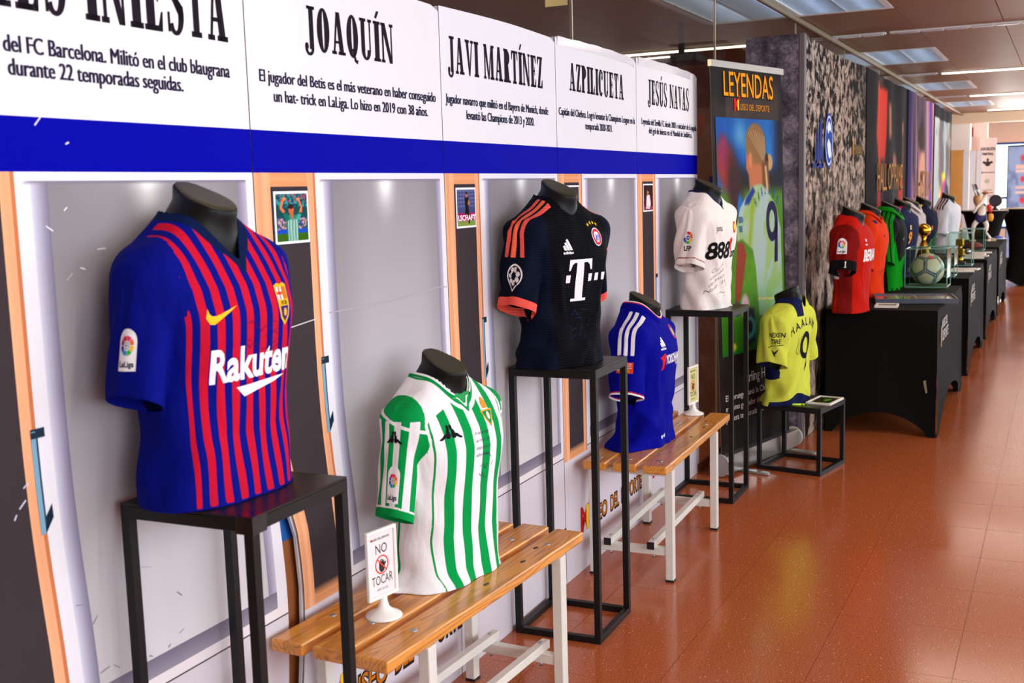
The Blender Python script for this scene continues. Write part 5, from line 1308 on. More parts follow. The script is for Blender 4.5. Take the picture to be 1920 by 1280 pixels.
A.add([[(x - .018, y - .008), (x + .018, y - .008), (x + .013, y - .030), (x, y - .043), (x - .013, y - .030)]], (60, 30, 110), 1); A.add([ell(x, y - .022, .007, .009, 14)], (230, 176, 40), 2); A.add(text_polys('FCB', x - .012, x + .012, y - .005, .008, .02), (70, 40, 20), 2)
J.front_decal('club_crest', A, tw=-.045)
A = Art(); A.add(text_polys('Rakuten', -.132, .128, .258, .070, .03), (246, 242, 250)); A.add([[(-.062, .240), (.100, .247), (.066, .236), (-.040, .217)]], (246, 242, 250)); J.front_decal('sponsor_lettering', A, tw=-.045)
A = Art(); scribble(A, -.03, .375, .10, .016, 5, (70, 16, 70), 5, .0014); J.front_decal('signature', A, tw=-.045)
J.sleeve_decal('league_badge', laliga(0, .290, .056, .086), -1, .62)

# 2 --- green and white striped shirt
J = Jersey('j', (2.965, 1.700, BH), 13, 'green and white striped football shirt on a black bust sitting on the nearer bench', 8, .0058, zv=.535, al=.62, hem=.222, sw=.80, bs=1.05, drape=[(-.15, .035, .14, .085, .035), (-.08, -.06, .12, .07, .03)]); J.dz = .078; J.du = -.02; J.sdz = .080; J.dang = -.15
sx = J.arc + .02 * (J.z - .4)
body = np.where(J.sleeve > 0, -.02, np.minimum(-J.sleeve, .02))
w = np.minimum(np.where(J.front > -.045, wavec(sx, .074, 0.0), -.02), body); w = np.minimum(w, np.minimum(.535 + .40 * (.10 - np.abs(J.x)) - J.z, .02) + .06 * (J.x > 0)); w = np.minimum(w, .175 - np.abs(sx))
GR = (6, 150, 72)
J.layer(w, GR)
sd = np.where(J.front <= -.045, 1, 0)
J.layer(np.minimum(np.minimum(.006 - np.abs(J.arc * 0 + (J.y - .035)), np.where((J.x < -.1) & (J.z < .30), 1, -1)), body), GR)
sl = np.where(J.sleeve > 0, np.minimum(J.sleeve, .02), -.02)
J.layer(sl, GR); 
J.layer(np.minimum(sl, .005 - J.sleeve), (238, 238, 240))
st = wavec(J.ang * .075, .056, .012)
J.layer(np.minimum(np.minimum(sl, st), .515 - J.z), (236, 236, 240))
J.layer(np.minimum(sl, .005 - np.abs(J.z - .515 + .02 * J.ang)), (238, 238, 240))
J.layer(np.minimum(sl, np.where(J.z < .35, .024 - J.hd, -.02)), GR); J.layer(np.minimum(sl, np.where(J.z < .35, .003 - np.abs(J.hd - .026), -.02)), (238, 238, 240))
J.layer(np.minimum(.020 - J.o, .02), (238, 238, 240)); J.layer(.0042 - np.abs(J.o - .008), GR)
J.finish((238, 236, 240))
def kappa(x, y, k):
    A = Art()
    for m in (-1, 1):
        P = [(.02, .95), (.10, 1.03), (.22, 1.01), (.29, .88), (.24, .77), (.37, .63), (.43, .42), (.62, .38), (.84, .20), (1.06, .08), (1.06, -.02), (.80, .0), (.52, .17), (.36, .05), (.14, .07), (.03, .28), (.10, .56), (.04, .78)]
        A.add([[(m * px, py) for px, py in P]], (26, 16, 30))
    return A.shift(x, y, k)
J.front_decal('maker_mark', kappa(-.085, .375, .040)); J.sleeve_decal('maker_mark', kappa(.0, .372, .035), -1, .50)
J.sleeve_decal('league_badge', laliga(-.004, .255, .056, .108), -1, .70)
A = Art(); x, y = .095, .415
A.add([star(x, y, .034, 3, .55, -90)], (222, 168, 50)); A.add([star(x, y, .026, 3, .55, -90)], (24, 140, 76), 1); A.add([rect(x - .012, x + .012, y + .022, y + .042), ell(x, y + .044, .008, .010, 10)], (222, 150, 40), 1); A.add([ell(x, y, .008, .012, 12)], (230, 220, 190), 2)
J.front_decal('club_crest', A)
A = Art()
for q, t in enumerate(['A mis amigos', 'del museo del', 'deporte un', 'abrazo']): A.add([[(px + .35 * (py - .36 + q * .022), py) for px, py in P] for P in text_polys(t, .004, .074 - .006 * (q % 2), .37 - q * .022, .011, -.012)], (50, 20, 80))
scribble(A, .03, .30, .07, .03, 3, (50, 20, 80), 9, .0014); J.front_decal('signature', A)
A = Art(); A.add([[(-.017, .505), (.017, .505), (.015, .545), (-.015, .545)]], GR)
J.collar([(0, 0), (.004, .012), (.006, .020), (.003, .026)], [(238, 238, 240), GR, (238, 238, 240)], gap=.40)
pyd('placket', [(-.022, -.088, .535), (.022, -.088, .535), (.034, -.074, .572), (-.034, -.074, .572), (0, -.100, .512)], [(4, 1, 2, 3, 0)], mat('placket_green', GR, .8), J.obj)

# 3 --- navy shirt with coral stripes
J = Jersey('j', (3.905, 1.715, 1.044), 20, 'navy football shirt with coral shoulder stripes and a white T', 11, .0062, neck='o', rx=.074, hem=.222, sw=1.0, bs=1.03, fold=1.9, tuck=[(.05, .03, .010), (.18, .04, .005)]); J.dz = .065; J.du = -.015; J.sdz = .048; J.dang = -.18
CO = (246, 96, 84)
fr = np.minimum(np.where(J.front > .0, .02, -.02), np.minimum(-J.sleeve - .010, .02)); fr = np.minimum(fr, .150 - np.abs(J.arc) + .1 * (J.z - .3))
J.layer(fr, (8, 8, 14))
sh = np.minimum(np.where(J.z > .415, .02, -.02), np.abs(J.x) - .085)
for q in (-.027, 0.0, .027): J.layer(np.minimum(sh, .0085 - np.abs((J.y + .014) - q * (1 + .5 * np.clip((.5 - J.z) / .1, 0, 1)))), (250, 110, 74) if q == 0 else CO)
J.layer(np.where((np.abs(J.x) > .15) & (J.z < .36), .030 - J.hd, -.02), CO)
J.finish((6, 15, 34), .62, 34)
J.front_decal('maker_mark', adidas(-.070, .358, .044))
A = Art(); x, y = .098, .412
A.add([ell(x, y, .032, .034)], (40, 90, 180)); A.add([ell(x, y, .029, .031)], (222, 40, 60), 1); A.add([ell(x, y, .018, .020)], (238, 238, 244), 2)
for q in range(3): A.add([[(x - .014 + q * .010, y - .012), (x - .006 + q * .010, y + .012), (x - .002 + q * .010, y + .004), (x - .010 + q * .010, y - .016)]], (40, 110, 200), 3)
A.add(arc(x, y, .031, .033, .003, .003, 0, 360, 30), (240, 240, 246), 2)
for q in range(4): A.add([star(x - .03 + q * .018, y + .046 + .006 * (1.5 - abs(q - 1.5)), .008)], (236, 196, 50), 1)
J.front_decal('club_crest', A)
A = Art(); wt = (240, 236, 240)
A.add([rect(-.026, .010, .186, .334), rect(-.046, .030, .182, .192), rect(-.064, .052, .324, .336), [(-.064, .334), (-.066, .296), (-.058, .296), (-.050, .316), (-.036, .326)], [(.052, .334), (.054, .296), (.046, .296), (.038, .316), (.024, .326)]], wt)
for q in (-.068, .046, .088, .130): A.add([rect(q - .009, q + .013, .252, .280)], wt)
J.front_decal('sponsor_mark', A)
A = Art(); x, y = 0.0, .300
A.add([ell(x, y + .006, .036, .042), [(x - .026, y - .02), (x + .026, y - .02), (x, y - .052)]], (240, 238, 240)); A.add([ell(x, y + .005, .031, .036), [(x - .02, y - .02), (x + .02, y - .02), (x, y - .044)]], (16, 20, 40), 1)
for q in range(7):
    a = 2 * PI * q / 7 + .3; A.add([ell(x + .0195 * math.cos(a), y + .004 + .024 * math.sin(a), .0095, .011, 6)], (236, 234, 238), 2)
A.add([star(x - .004, y + .004, .017)], (16, 20, 40), 3); A.add([star(x + .018, y + .026, .010)], (16, 20, 40), 3); A.add([star(x + .014, y - .022, .010)], (16, 20, 40), 3); A.add([star(x - .024, y + .016, .008)], (16, 20, 40), 3)
J.sleeve_decal('competition_badge', A, -1, .60)
A = Art(); scribble(A, -.04, .14, .10, .03, 4, (30, 60, 104), 4, .0014); J.front_decal('signature', A)

# 4 --- royal blue shirt
J = Jersey('j', (4.90, 1.735, BH), 2, 'royal blue football shirt with white shoulder stripes, on the farther bench', 15, .0066, neck='o', rx=.076, hem=.240, sw=.98, bs=1.03, fold=1.5, drape=[(-.15, .03, .12, .09, .045), (-.04, -.06, .12, .06, .03)], tuck=[(.13, .03, .008)]); J.dz = .075; J.sdz = .105
BL = (4, 7, 140)
sh = np.minimum(np.where(J.z > .435, .02, -.02), np.abs(J.x) - .095)
for q in (-.030, 0.0, .030): J.layer(np.minimum(sh, .0085 - np.abs((J.y + .012) - q)), (240, 236, 236))
J.layer(np.where((np.abs(J.x) > .15) & (J.z < .36), .008 - J.hd, -.02), (236, 236, 240)); J.layer(np.where((np.abs(J.x) > .15) & (J.z < .36), .003 - np.abs(J.hd - .0105), -.02), (206, 40, 30))
J.finish(BL)
J.collar([(-.001, 0), (.004, .020), (.006, .038), (.004, .043), (.001, .047)], [BL, BL, (206, 40, 30), (240, 238, 238)], rx=.079, ry=.093)
J.front_decal('maker_mark', adidas(-.080, .368, .046))
A = Art(); A.add([[(-.118, .335), (-.070, .352), (-.066, .318), (-.078, .282), (-.100, .272), (-.092, .300), (-.098, .322)]], (216, 28, 36)); A.add(text_polys('YOKOHAMA', -.066, .128, .300, .040, .03), (240, 240, 246), 1); A.add(text_polys('TYRES', .06, .128, .280, .014, .02), (240, 240, 246), 1); J.front_decal('sponsor_lettering', A)
A = Art(); A.add([ell(.09, .43, .03, .032)], (60, 80, 190)); A.add(arc(.09, .43, .03, .032, .006, .006, 0, 360, 30), (206, 60, 50), 1); A.add([ell(.09, .43, .014, .018)], (216, 196, 120), 1); J.front_decal('club_crest', A)
A = Art(); A.add([rect(-.052, .046, .252, .300)], (232, 70, 44)); A.add([rect(-.044, -.004, .262, .292)], (222, 206, 170), 1); A.add([ell(-.024, .277, .014, .012)], (176, 166, 120), 2)
for q, t in enumerate(['THE FA', 'COMMUNITY', 'SHIELD']): A.add(text_polys(t, .002, .040, .290 - q * .009, .006, .02), (246, 236, 226), 1)
A.add(stroke([(.008, .256), (.013, .268), (.018, .258), (.023, .268), (.028, .256)], .0035), (246, 190, 30), 1); J.sleeve_decal('competition_badge', A, -1, .15)
A = Art(); A.add([star(-.072, -.035, .010, 6, .5)], (230, 230, 236)); A.add([rect(-.058, -.050, -.037, -.029), rect(-.048, -.042, -.041, -.025), rect(-.040, -.036, -.039, -.023)], (230, 230, 236)); J.front_decal('hem_tag', A)

# 5 --- white shirt
J = Jersey('j', (5.97, 1.745, 1.042), 9, 'white signed football shirt with 888 lettering on the third tall stand', 19, .0068, zv=.535, al=.55, hem=.23, sw=1.0, fold=2.0, tuck=[(.10, .03, .006)]); J.dz = .032; J.du = -.035; J.sdz = .035; J.dang = -.1
J.layer(np.where((np.abs(J.x) > .15) & (J.z < .38), .003 - np.abs(J.hd - .030), -.02), (150, 40, 60)); J.layer(.006 - J.o, (40, 36, 80))
J.finish((236, 228, 222))
A = Art(); A.add(text_polys('joma', -.098, -.046, .385, .034, .0), (40, 30, 36)); J.front_decal('maker_mark', A)
A = Art(); A.add(text_polys('888', -.140, .065, .240, .086, .03), (22, 18, 22)); A.add(text_polys('.com', .070, .16, .240, .05, .02), (22, 18, 22)); A.add([[(.05, .335), (.07, .35), (.09, .33), (.075, .30), (.085, .27), (.065, .285)]], (220, 40, 40)); J.front_decal('sponsor_lettering', A)
A = Art(); x, y = .105, .40; A.add([ell(x, y, .024, .032)], (200, 40, 40)); A.add([ell(x, y, .015, .02)], (236, 196, 60), 1); J.front_decal('club_crest', A)
A = Art()
for k, c in enumerate([(206, 40, 44), (236, 110, 40), (246, 196, 40), (60, 170, 60), (40, 90, 190)]): A.add(arc(0, .355, .028, .032, .014, .015, 110 - (k + 1) * 58, 106 - k * 58, 6), c)
A.add([ell(0, .355, .010, .012)], (40, 60, 130)); A.add([star(0, .355, .007)], (236, 236, 240), 1); A.add(text_polys('LFP', -.024, .024, .288, .025, .03), (24, 22, 30)); J.sleeve_decal('league_badge', A, -1, .35)
A = Art()
for q, t in enumerate(['Con mi', 'cariño', 'de Jesús', 'Navas 16']): A.add([[(px + .4 * (py - .17), py + .35 * px) for px, py in P] for P in text_polys(t, -.11, .0 + .02 * q, .20 - q * .036, .022, -.016)], (60, 54, 66))
scribble(A, -.06, .10, .12, .05, 2, (60, 54, 66), 7, .0018); J.front_decal('signature', A)

# 6 --- yellow shirt seen from behind
LIMP[0] = 0
J = Jersey('j', (6.745, 1.475, .402), 0, 'lime yellow football shirt with a navy 9, seen from behind on the low stand', 23, .0068, neck='o', rx=.080, hem=.245, sw=1.10, fold=1.8, drape=[(.10, -.03, .12, .10, .06)], tuck=[(.09, .03, .010)]); J.dz = .045; J.sdz = .040
J.root.rotation_euler.z = math.radians(169)
NV = (20, 26, 66)
J.layer(np.minimum(.042 - np.abs(J.x - .07), np.minimum(J.z - .545 + .3 * (J.y - .03), .02)), NV)
J.layer(np.minimum(np.where((J.x > .05) & (J.y < .02), .055 - np.hypot((J.z - .20) * 1.0, (J.y + .06) * .5), -.02), .02), NV)
J.layer(np.minimum(np.where(J.y > -.02, .045 + .02 * np.sin(J.x * 20) - J.z, -.02), .02), NV)
J.finish((204, 210, 74))
A = Art()
for k, ch in enumerate('HAALAND'):
    a = math.radians(-33 + k * 11); R_ = .27; t = text_polys(ch, .9, None, 0, .048, .016, cx=0)
    A.add([[((R_ + y) * math.sin(a) + x * math.cos(a), .148 + (R_ + y) * math.cos(a) - x * math.sin(a)) for x, y in q] for q in t], (30, 30, 40))
J.front_decal('name_lettering', A, True)
A = Art(); A.add(arc(0, .300, .062, .082, .032, .034, 0, 360, 36), (22, 20, 30)); A.add([[(.030, .305), (.062, .305), (.044, .17), (.004, .125), (.012, .17), (.026, .22)]], (22, 20, 30)); J.front_decal('number', A, True)
A = Art(); A.add(stroke([(-.09, .32), (-.105, .27), (-.085, .25), (-.078, .30), (-.09, .35)], .003), (60, 70, 40)); A.add(stroke([(-.06, .36), (-.062, .25), (-.058, .31), (-.035, .35)], .003), (60, 70, 40)); A.add(stroke([(-.058, .31), (-.04, .25)], .003), (60, 70, 40)); J.front_decal('signature', A, True)
A = Art(); k_ = (30, 34, 40)
A.add(text_polys('NEXEN', -.045, .045, .375, .026, .02), k_); A.add(text_polys('TIRE', -.030, .030, .338, .026, .02), k_); A.add(stroke([(-.045, .316), (-.02, .326), (.045, .330)], .004), k_); A.add([[(-.02, .305), (.0, .288), (.02, .312), (.012, .29), (.004, .275), (.01, .262), (-.004, .272), (-.012, .285)]], k_)
A2 = Art(); A2.items = [([[(-x, y) for x, y in q] for q in P], c, l) for P, c, l in A.items]
J.sleeve_decal('sleeve_lettering', A, 1, -.55)

# 7..13 --- shirts on the black covered tables
LIMP[0] = 1
J = Jersey('j', (7.70, 1.270, TZ), 6, 'dark red football shirt with a black armband on the nearest covered table', 29, .0075, neck='o', rx=.074, hem=.270, sw=1.04, fold=1.7); J.dz = .09; J.sdz = .070
RD = (186, 24, 12)
J.layer(np.where(J.sleeve > 0, np.minimum(J.sleeve, .02), -.02), (118, 14, 12)); J.layer(np.where((np.abs(J.y - .0) < .05) & (np.abs(J.x) > .10) & (J.z < .30) & (J.slv < 0), .02, -.02), (120, 20, 18))
J.layer(np.where((np.abs(J.x) > .15) & (J.z < .36), .062 - J.hd, -.02), (16, 16, 18)); J.layer(np.where((J.y > .03) & (J.x < -.12) & (J.slv < 0), .045 - np.abs(J.z - .27), -.02), (222, 216, 216))
J.finish(RD)
J.sleeve_decal('league_badge', laliga(0, .375, .070, .100), -1, .12)
A = Art(); A.add(text_polys('BERIAN', -.130, .13, .250, .072, .04), (238, 232, 230)); J.front_decal('sponsor_lettering', A)
A = Art(); A.add([rect(-.106, -.090, .375, .392), rect(-.112, -.085, .352, .360)], (236, 222, 220)); J.front_decal('maker_mark', A)
A = Art(); A.add([ell(.0, .272, .006, .007), rect(-.004, .004, .245, .266), rect(-.009, .009, .238, .243)], (220, 214, 208)); J.sleeve_decal('armband_mark', A, -1, .55)

J = Jersey('j', (8.76, 1.320, TZ), 4, 'plain bright orange football shirt behind the dark red one', 31, .0085, neck='o', hem=.21)
J.layer(np.where((np.abs(J.x) < .15) & (np.abs(J.x) > .09), .012 - np.abs(J.z - .555 - .0 * J.y), -.02), (30, 34, 90))
J.finish((222, 54, 14)); OG = (222, 54, 14)
J.collar([(0, 0), (.004, .02), (.008, .032), (.016, .024), (.024, .008)], [OG, OG, OG, OG])
A = Art(); A.add([ell(-.07, .45, .010, .010)], (30, 30, 60)); scribble(A, -.10, .20, .16, .02, 3, (90, 40, 30), 3, .002); J.front_decal('chest_marks', A)

J = Jersey('j', (9.33, 1.255, TZ), 2, 'green and black football shirt beside the ball in its glass case', 33, .0085, neck='o', hem=.21)
GN = (10, 140, 20); dg_ = J.x + .20 - .9 * np.abs(J.z - .10)
J.layer(np.where((J.z > .02), np.minimum(.25 + .25 * J.x - J.z, .02), -.02), GN); J.layer(np.where(J.y > -.03, np.minimum(.36 - J.z + (J.y - .0) * 1.2, .02), -.02), (20, 20, 22))
for q in (-.04, 0, .04): J.layer(np.minimum(np.abs(J.x) - .075, .011 - np.abs(J.y + .03 - q * .8 + .10 * (.45 - J.z))), GN)
J.finish((24, 22, 24))
J.collar([(0, 0), (.004, .03), (.009, .042), (.020, .030), (.030, .010)], [GN, GN, GN, GN])
A = Art(); A.add([ell(-.085, .40, .012, .014)], (120, 120, 124)); J.front_decal('maker_mark', A)

J = Jersey('j', (10.58, 1.318, TZ), 12, 'dark navy football shirt with orange lettering behind the green and black one', 37, .0095, neck='o', hem=.21)
J.layer(np.minimum(J.z - .50, .012 - np.abs(J.y + .02)), (170, 30, 50)); J.finish((26, 30, 64))
A = Art(); A.add(text_polys('9', -.13, -.08, .30, .10, .03), (236, 150, 30)); A.add([rect(-.12, -.10, .42, .46)], (230, 190, 110)); J.front_decal('chest_lettering', A)

J = Jersey('j', (11.13, 1.315, TZ), 12, 'pale grey collared shirt standing behind the dark navy one', 39, .0095, neck='o', hem=.21); J.finish((176, 164, 162)); GY = (186, 178, 178)
J.collar([(0, 0), (.004, .03), (.010, .050), (.022, .036), (.030, .012)], [GY] * 4)
A = Art(); A.add([ell(-.08, .40, .012, .016)], (150, 60, 60)); scribble(A, -.12, .30, .1, .03, 2, (110, 100, 104), 2, .002); J.front_decal('chest_marks', A)

J = Jersey('j', (11.78, 1.272, TZ), 12, 'navy and green football shirt with a yellow and red shoulder band', 41, .0095, neck='o', hem=.21)
J.layer(np.where(J.x > -1, np.minimum(.30 + .55 * J.x * np.sign(1) - J.z, .02), -.02), (8, 84, 52)); J.layer(np.where(J.z > .33, np.minimum(np.abs(J.x) - .09, .010 - np.abs(J.y + .02)), -.02), (222, 200, 40)); J.layer(np.where(J.z > .33, np.minimum(np.abs(J.x) - .09, .010 - np.abs(J.y - .0)), -.02), (190, 24, 44))
J.finish((18, 18, 40))
A = Art(); A.add([[(-.10, .40), (-.075, .41), (-.07, .37), (-.09, .36)]], (200, 110, 40)); A.add([rect(-.06, -.05, .15, .28)], (170, 90, 40)); J.front_decal('chest_marks', A)

J = Jersey('j', (14.05, 1.245, TZ), 15, 'white football shirt with black shoulder stripes, farthest on the covered tables', 43, .0105, neck='o', hem=.21)
for q in (-.03, 0, .03): J.layer(np.minimum(np.where(J.z > .50, np.abs(J.x) - .07, -.02), .008 - np.abs(J.y - .0 - q)), (40, 36, 44))
J.layer(np.where((J.x < -.05) & (np.abs(J.y) < 2), np.where((J.z < .25) & (J.y < -.05) & (J.x > -.16), -.02, -.02), -.02), (30, 30, 34))
J.finish((206, 206, 210))
# ------------------------------------------------------------------ things on the tables and stands
M_GOLD = mat('gold', (214, 160, 40), .22, 1.0); M_GOLDR = mat('gold_rough', (186, 132, 34), .40, 1.0, bump=.5, bscale=40)
M_CASE = glass_mat('case_glass', (244, 251, 248), .10); M_GEDGE = mat('glass_edge', (120, 176, 160), .2, spec=.7)
M_PICW = mat('white_picture_moulding', (236, 228, 214), .4)
def flat_picture(name, c, sx, sy, z, t, b, rz, m, paint, label, cat, n=(40, 40), group=None):
    r = empty(name, (c[0], c[1], z), label, cat, group, rz)
    bm = bmesh.new()
    for lo, hi in (((-sx / 2, -sy / 2, 0), (sx / 2, -sy / 2 + b, t)), ((-sx / 2, sy / 2 - b, 0), (sx / 2, sy / 2, t)), ((-sx / 2, -sy / 2 + b, 0), (-sx / 2 + b, sy / 2 - b, t)), ((sx / 2 - b, -sy / 2 + b, 0), (sx / 2, sy / 2 - b, t))): bbox(bm, lo, hi, .001)
    bmo('moulding', bm, m, r)
    grid_print('picture', lambda U, V: np.stack([-sx / 2 + b + U * (sx - 2 * b), -sy / 2 + b + V * (sy - 2 * b), np.full(len(U), t * .7)], 1), n[0], n[1], paint, mat_print('picture_gloss', .12, .6), r, False)
    return r
def green_pic(U, V):
    p = Paint(U, V, (60, 52, 34)); p.mix(sstep(.45, .6, fbm(U * 5, V * 5, 4)), (40, 60, 24)); p.el(.55, .42, .22, .16, (96, 170, 40), .4); p.el(.4, .6, .10, .10, (40, 36, 30), .4); return p.c
def collage(U, V):
    p = Paint(U, V, (206, 170, 150)); p.mix((V > .72) * 1.0, (198, 120, 110)); p.mix(((V > .48) & (V <= .72)) * 1.0, (150, 152, 70)); p.mix(((V > .2) & (V <= .48)) * 1.0, (150, 126, 100)); p.mix(sstep(.5, .62, fbm(U * 10, V * 14, 6)) * .6, (120, 96, 76)); p.mix((np.abs(V - .72) < .01) * 1.0, (226, 214, 200)); p.mix((np.abs(V - .48) < .01) * 1.0, (226, 214, 200)); return p.c
def dark_pic(U, V):
    p = Paint(U, V, (60, 52, 46)); p.mix(sstep(.4, .6, fbm(U * 6, V * 6, 9)), (96, 80, 66)); return p.c
flat_picture('picture_frame', (6.775, 1.262), .235, .150, .402, .012, .014, math.radians(-9), M_PICW, green_pic, 'white picture frame with a green photograph lying on the low stand by the yellow shirt', 'picture frame', group='white picture frames lying flat')
flat_picture('picture_frame', (8.02, 1.085), .17, .150, TZ, .016, .016, math.radians(4), M_PICW, dark_pic, 'small white picture frame lying at the near end of the first covered table', 'picture frame', group='white picture frames lying flat')
flat_picture('photo_collage', (8.44, .955), .40, .545, TZ, .034, .012, math.radians(11), mat('pewter_moulding', (70, 74, 92), .35), collage, 'large framed photo collage lying flat on the nearest covered table', 'picture frame', (40, 60))
pn = empty('lime_marker', (6.60, 1.40, .402), 'lime green marker pen lying on the low stand under the yellow shirt', 'pen', rz=math.radians(-80)); M_LIME = mat('lime_plastic', (206, 240, 50), .4)
tube('barrel', [(-.05, 0, .006), (.035, 0, .006)], .006, M_LIME, pn); tube('cap', [(.035, 0, .0065), (.055, 0, .0065)], .0065, mat('lime_dark', (170, 206, 30), .4), pn)

def glass_case(loc, sx, sy, h, label, base_m=None, plinth=.012):
    r = empty('glass_case', loc, label, 'display case', 'glass display cases'); g = .004
    box('base', (0, 0, 0), (sx, sy, plinth), base_m or M_CAP, r, .001)
    for nm, lo, hi in (('pane', (0, 0, plinth), (sx, g, h - g)), ('pane', (0, sy - g, plinth), (sx, sy, h - g)), ('pane', (0, g, plinth), (g, sy - g, h - g)), ('pane', (sx - g, g, plinth), (sx, sy - g, h - g)), ('lid', (0, 0, h - g), (sx, sy, h))): box(nm, lo, hi, M_CASE, r)
    bm = bmesh.new(); e = .003
    for x in (0, sx):
        for y in (0, sy): bbox(bm, (x - e, y - e, plinth), (x + e, y + e, h))
    for z in (plinth, h):
        for y in (0, sy): bbox(bm, (0, y - e, z - e), (sx, y + e, z + e))
        for x in (0, sx): bbox(bm, (x - e, 0, z - e), (x + e, sy, z + e))
    tag(bmo('glass_edges', bm, M_GEDGE, r), kind='stuff')
    return r
c1 = glass_case((9.41, .826, TZ), .300, .312, .312, 'cubic glass case holding the football on green turf', mat('turf_base', (52, 84, 24), .8))
# the ball
bl = empty('football', (9.552, .987, TZ + .014), 'cream match football with dark teal panel lines inside a glass case', 'football')
bm = bmesh.new(); bmesh.ops.create_uvsphere(bm, u_segments=96, v_segments=64, radius=.128); P = np.array([v.co[:] for v in bm.verts]); N = P / np.linalg.norm(P, axis=1)[:, None]
g_ = (1 + 5 ** .5) / 2; C12 = np.array([(0, s, t * g_) for s in (-1, 1) for t in (-1, 1)] + [(s, t * g_, 0) for s in (-1, 1) for t in (-1, 1)] + [(s * g_, 0, t) for s in (-1, 1) for t in (-1, 1)], float); C12 /= np.linalg.norm(C12, axis=1)[:, None]
_q = Matrix.Rotation(.5, 3, 'X') @ Matrix.Rotation(.35, 3, 'Z'); C12 = C12 @ np.array(_q).T
D = np.sort(np.arccos(np.clip(N @ C12.T, -1, 1)), 1); e = D[:, 1] - D[:, 0]
col = np.tile(np.array((222, 206, 172.)), (len(N), 1)); w = (1 - sstep(.19, .23, e))[:, None]; col = col * (1 - w) + w * np.array((18, 62, 84.)); w = (1 - sstep(.05, .075, e))[:, None]; col = col * (1 - w) + w * np.array((150, 170, 166.))
w = (sstep(.80, .86, N[:, 2]) * (e < .2))[:, None]; col = col * (1 - w) + w * np.array((30, 150, 120.)); w = (np.exp(-((N - np.array((-.55, -.25, .82))) ** 2).sum(1) / .02))[:, None]; w = np.clip(w * 2, 0, 1); col = col * (1 - w) + w * np.array((226, 60, 40.))
me = bpy.data.meshes.new('ball_skin'); bmesh.ops.translate(bm, verts=bm.verts, vec=(0, 0, .128)); bm.to_mesh(me); bm.free()
at = me.color_attributes.new('Col', 'FLOAT_COLOR', 'POINT'); at.data.foreach_set('color', np.concatenate([lin(col), np.ones((len(col), 1))], 1).astype(np.float32).ravel())
link('ball_skin', me, mat_print('ball_print', .35, .5), bl, True)
# second case with a bronze dish, third case with a gold trophy, fourth small one
c2 = glass_case((10.46, .86, TZ), .30, .27, .26, 'low glass case holding a bronze dish, behind the football case')
ds = empty('bronze_dish', (10.61, .995, TZ + .013), 'bronze oval dish on a stand inside the second glass case', 'dish')
lathe('foot', [(.03, 0), (.03, .01), (.012, .02), (.012, .12)], M_GOLDR, ds, 20); lathe('bowl', [(.02, .12), (.07, .135), (.11, .165), (.115, .17), (.10, .165), (.03, .145)], mat('bronze', (150, 96, 40), .35, .9), ds, 28, (0, 0, 0), (.8, 1))
gb = empty('gold_ball_trophy', (10.92, 1.165, TZ), 'gold ball trophy on a rough gold base in front of the pale grey shirt', 'trophy')
lathe('base', [(.075, 0), (.07, .05), (.06, .10), (.062, .16), (.045, .22), (.03, .28)], M_GOLDR, gb, 24); lathe('stem', [(.03, .27), (.018, .31), (.03, .345)], M_GOLD, gb, 20)
bm = bmesh.new(); bmesh.ops.create_uvsphere(bm, u_segments=32, v_segments=20, radius=.062, matrix=Matrix.Translation((0, 0, .395))); bmo('ball', bm, M_GOLD, gb, True)
c3 = glass_case((11.80, .815, TZ), .26, .235, .325, 'tall glass case holding a gold trophy at the end of the second covered table')
tr = empty('gold_trophy', (11.93, .935, TZ + .013), 'gold block trophy inside the tall glass case', 'trophy')
box('plinth', (-.055, -.055, 0), (.055, .055, .025), M_CAP, tr, .002); lathe('lower_drum', [(.035, .025), (.035, .06), (.022, .07), (.022, .085)], M_GOLD, tr, 24); box('middle_block', (-.04, -.04, .085), (.04, .04, .15), M_GOLD, tr, .006); lathe('neck', [(.022, .15), (.022, .185)], M_GOLD, tr, 20); box('upper_block', (-.036, -.036, .185), (.036, .036, .25), M_GOLD, tr, .006)
lathe('silver_ball', [(.002, 0), (.02, .004), (.03, .02), (.03, .034), (.02, .05), (.002, .054)], mat('silver', (190, 190, 196), .25, 1.0), tr, 20, (.0, -.072, .10))
c4 = glass_case((14.25, .86, TZ), .32, .26, .26, 'small glass case with a dark red object on the third covered table')
ob = empty('red_boot', (14.40, .98, TZ + .013), 'dark red boot inside the small far glass case', 'boot')
bm = bmesh.new(); bmesh.ops.create_uvsphere(bm, u_segments=16, v_segments=10, radius=1, matrix=Matrix.Translation((0, 0, .045)) @ Matrix.Diagonal((.045, .10, .045, 1))); bmo('upper', bm, mat('boot_red', (150, 36, 30), .4), ob, True); box('sole', (-.04, -.10, 0), (.04, .09, .012), M_CAP, ob, .005)
def cards(pts, labs, grp):
    for (x, y, z, rz, w, d), lb in zip(pts, labs):
        r = empty('caption_card', (x, y, z), lb, 'card', grp, rz); box('card', (-w / 2, -d / 2, 0), (w / 2, d / 2, .012), M_PICW, r, .002)
        A = Art()
        for k in range(3): A.add([rect(-w * .3, w * .3, .03 - k * .025, .036 - k * .025)], (120, 110, 104))
        art_mesh('lettering', A, plane_place((0, 0, .0122), (1, 0, 0), (0, 1, 0), (0, 0, 1)), mat_print('print_ink', .75, .08), r)
cards([(11.18, .86, TZ, .15, .16, .22), (11.42, .84, TZ, -.1, .16, .24), (11.30, 1.06, TZ, .05, .14, .2)], ['white caption card nearest on the second covered table', 'white caption card beside the tall glass case', 'white caption card by the gold ball trophy'], 'caption cards on the second covered table')
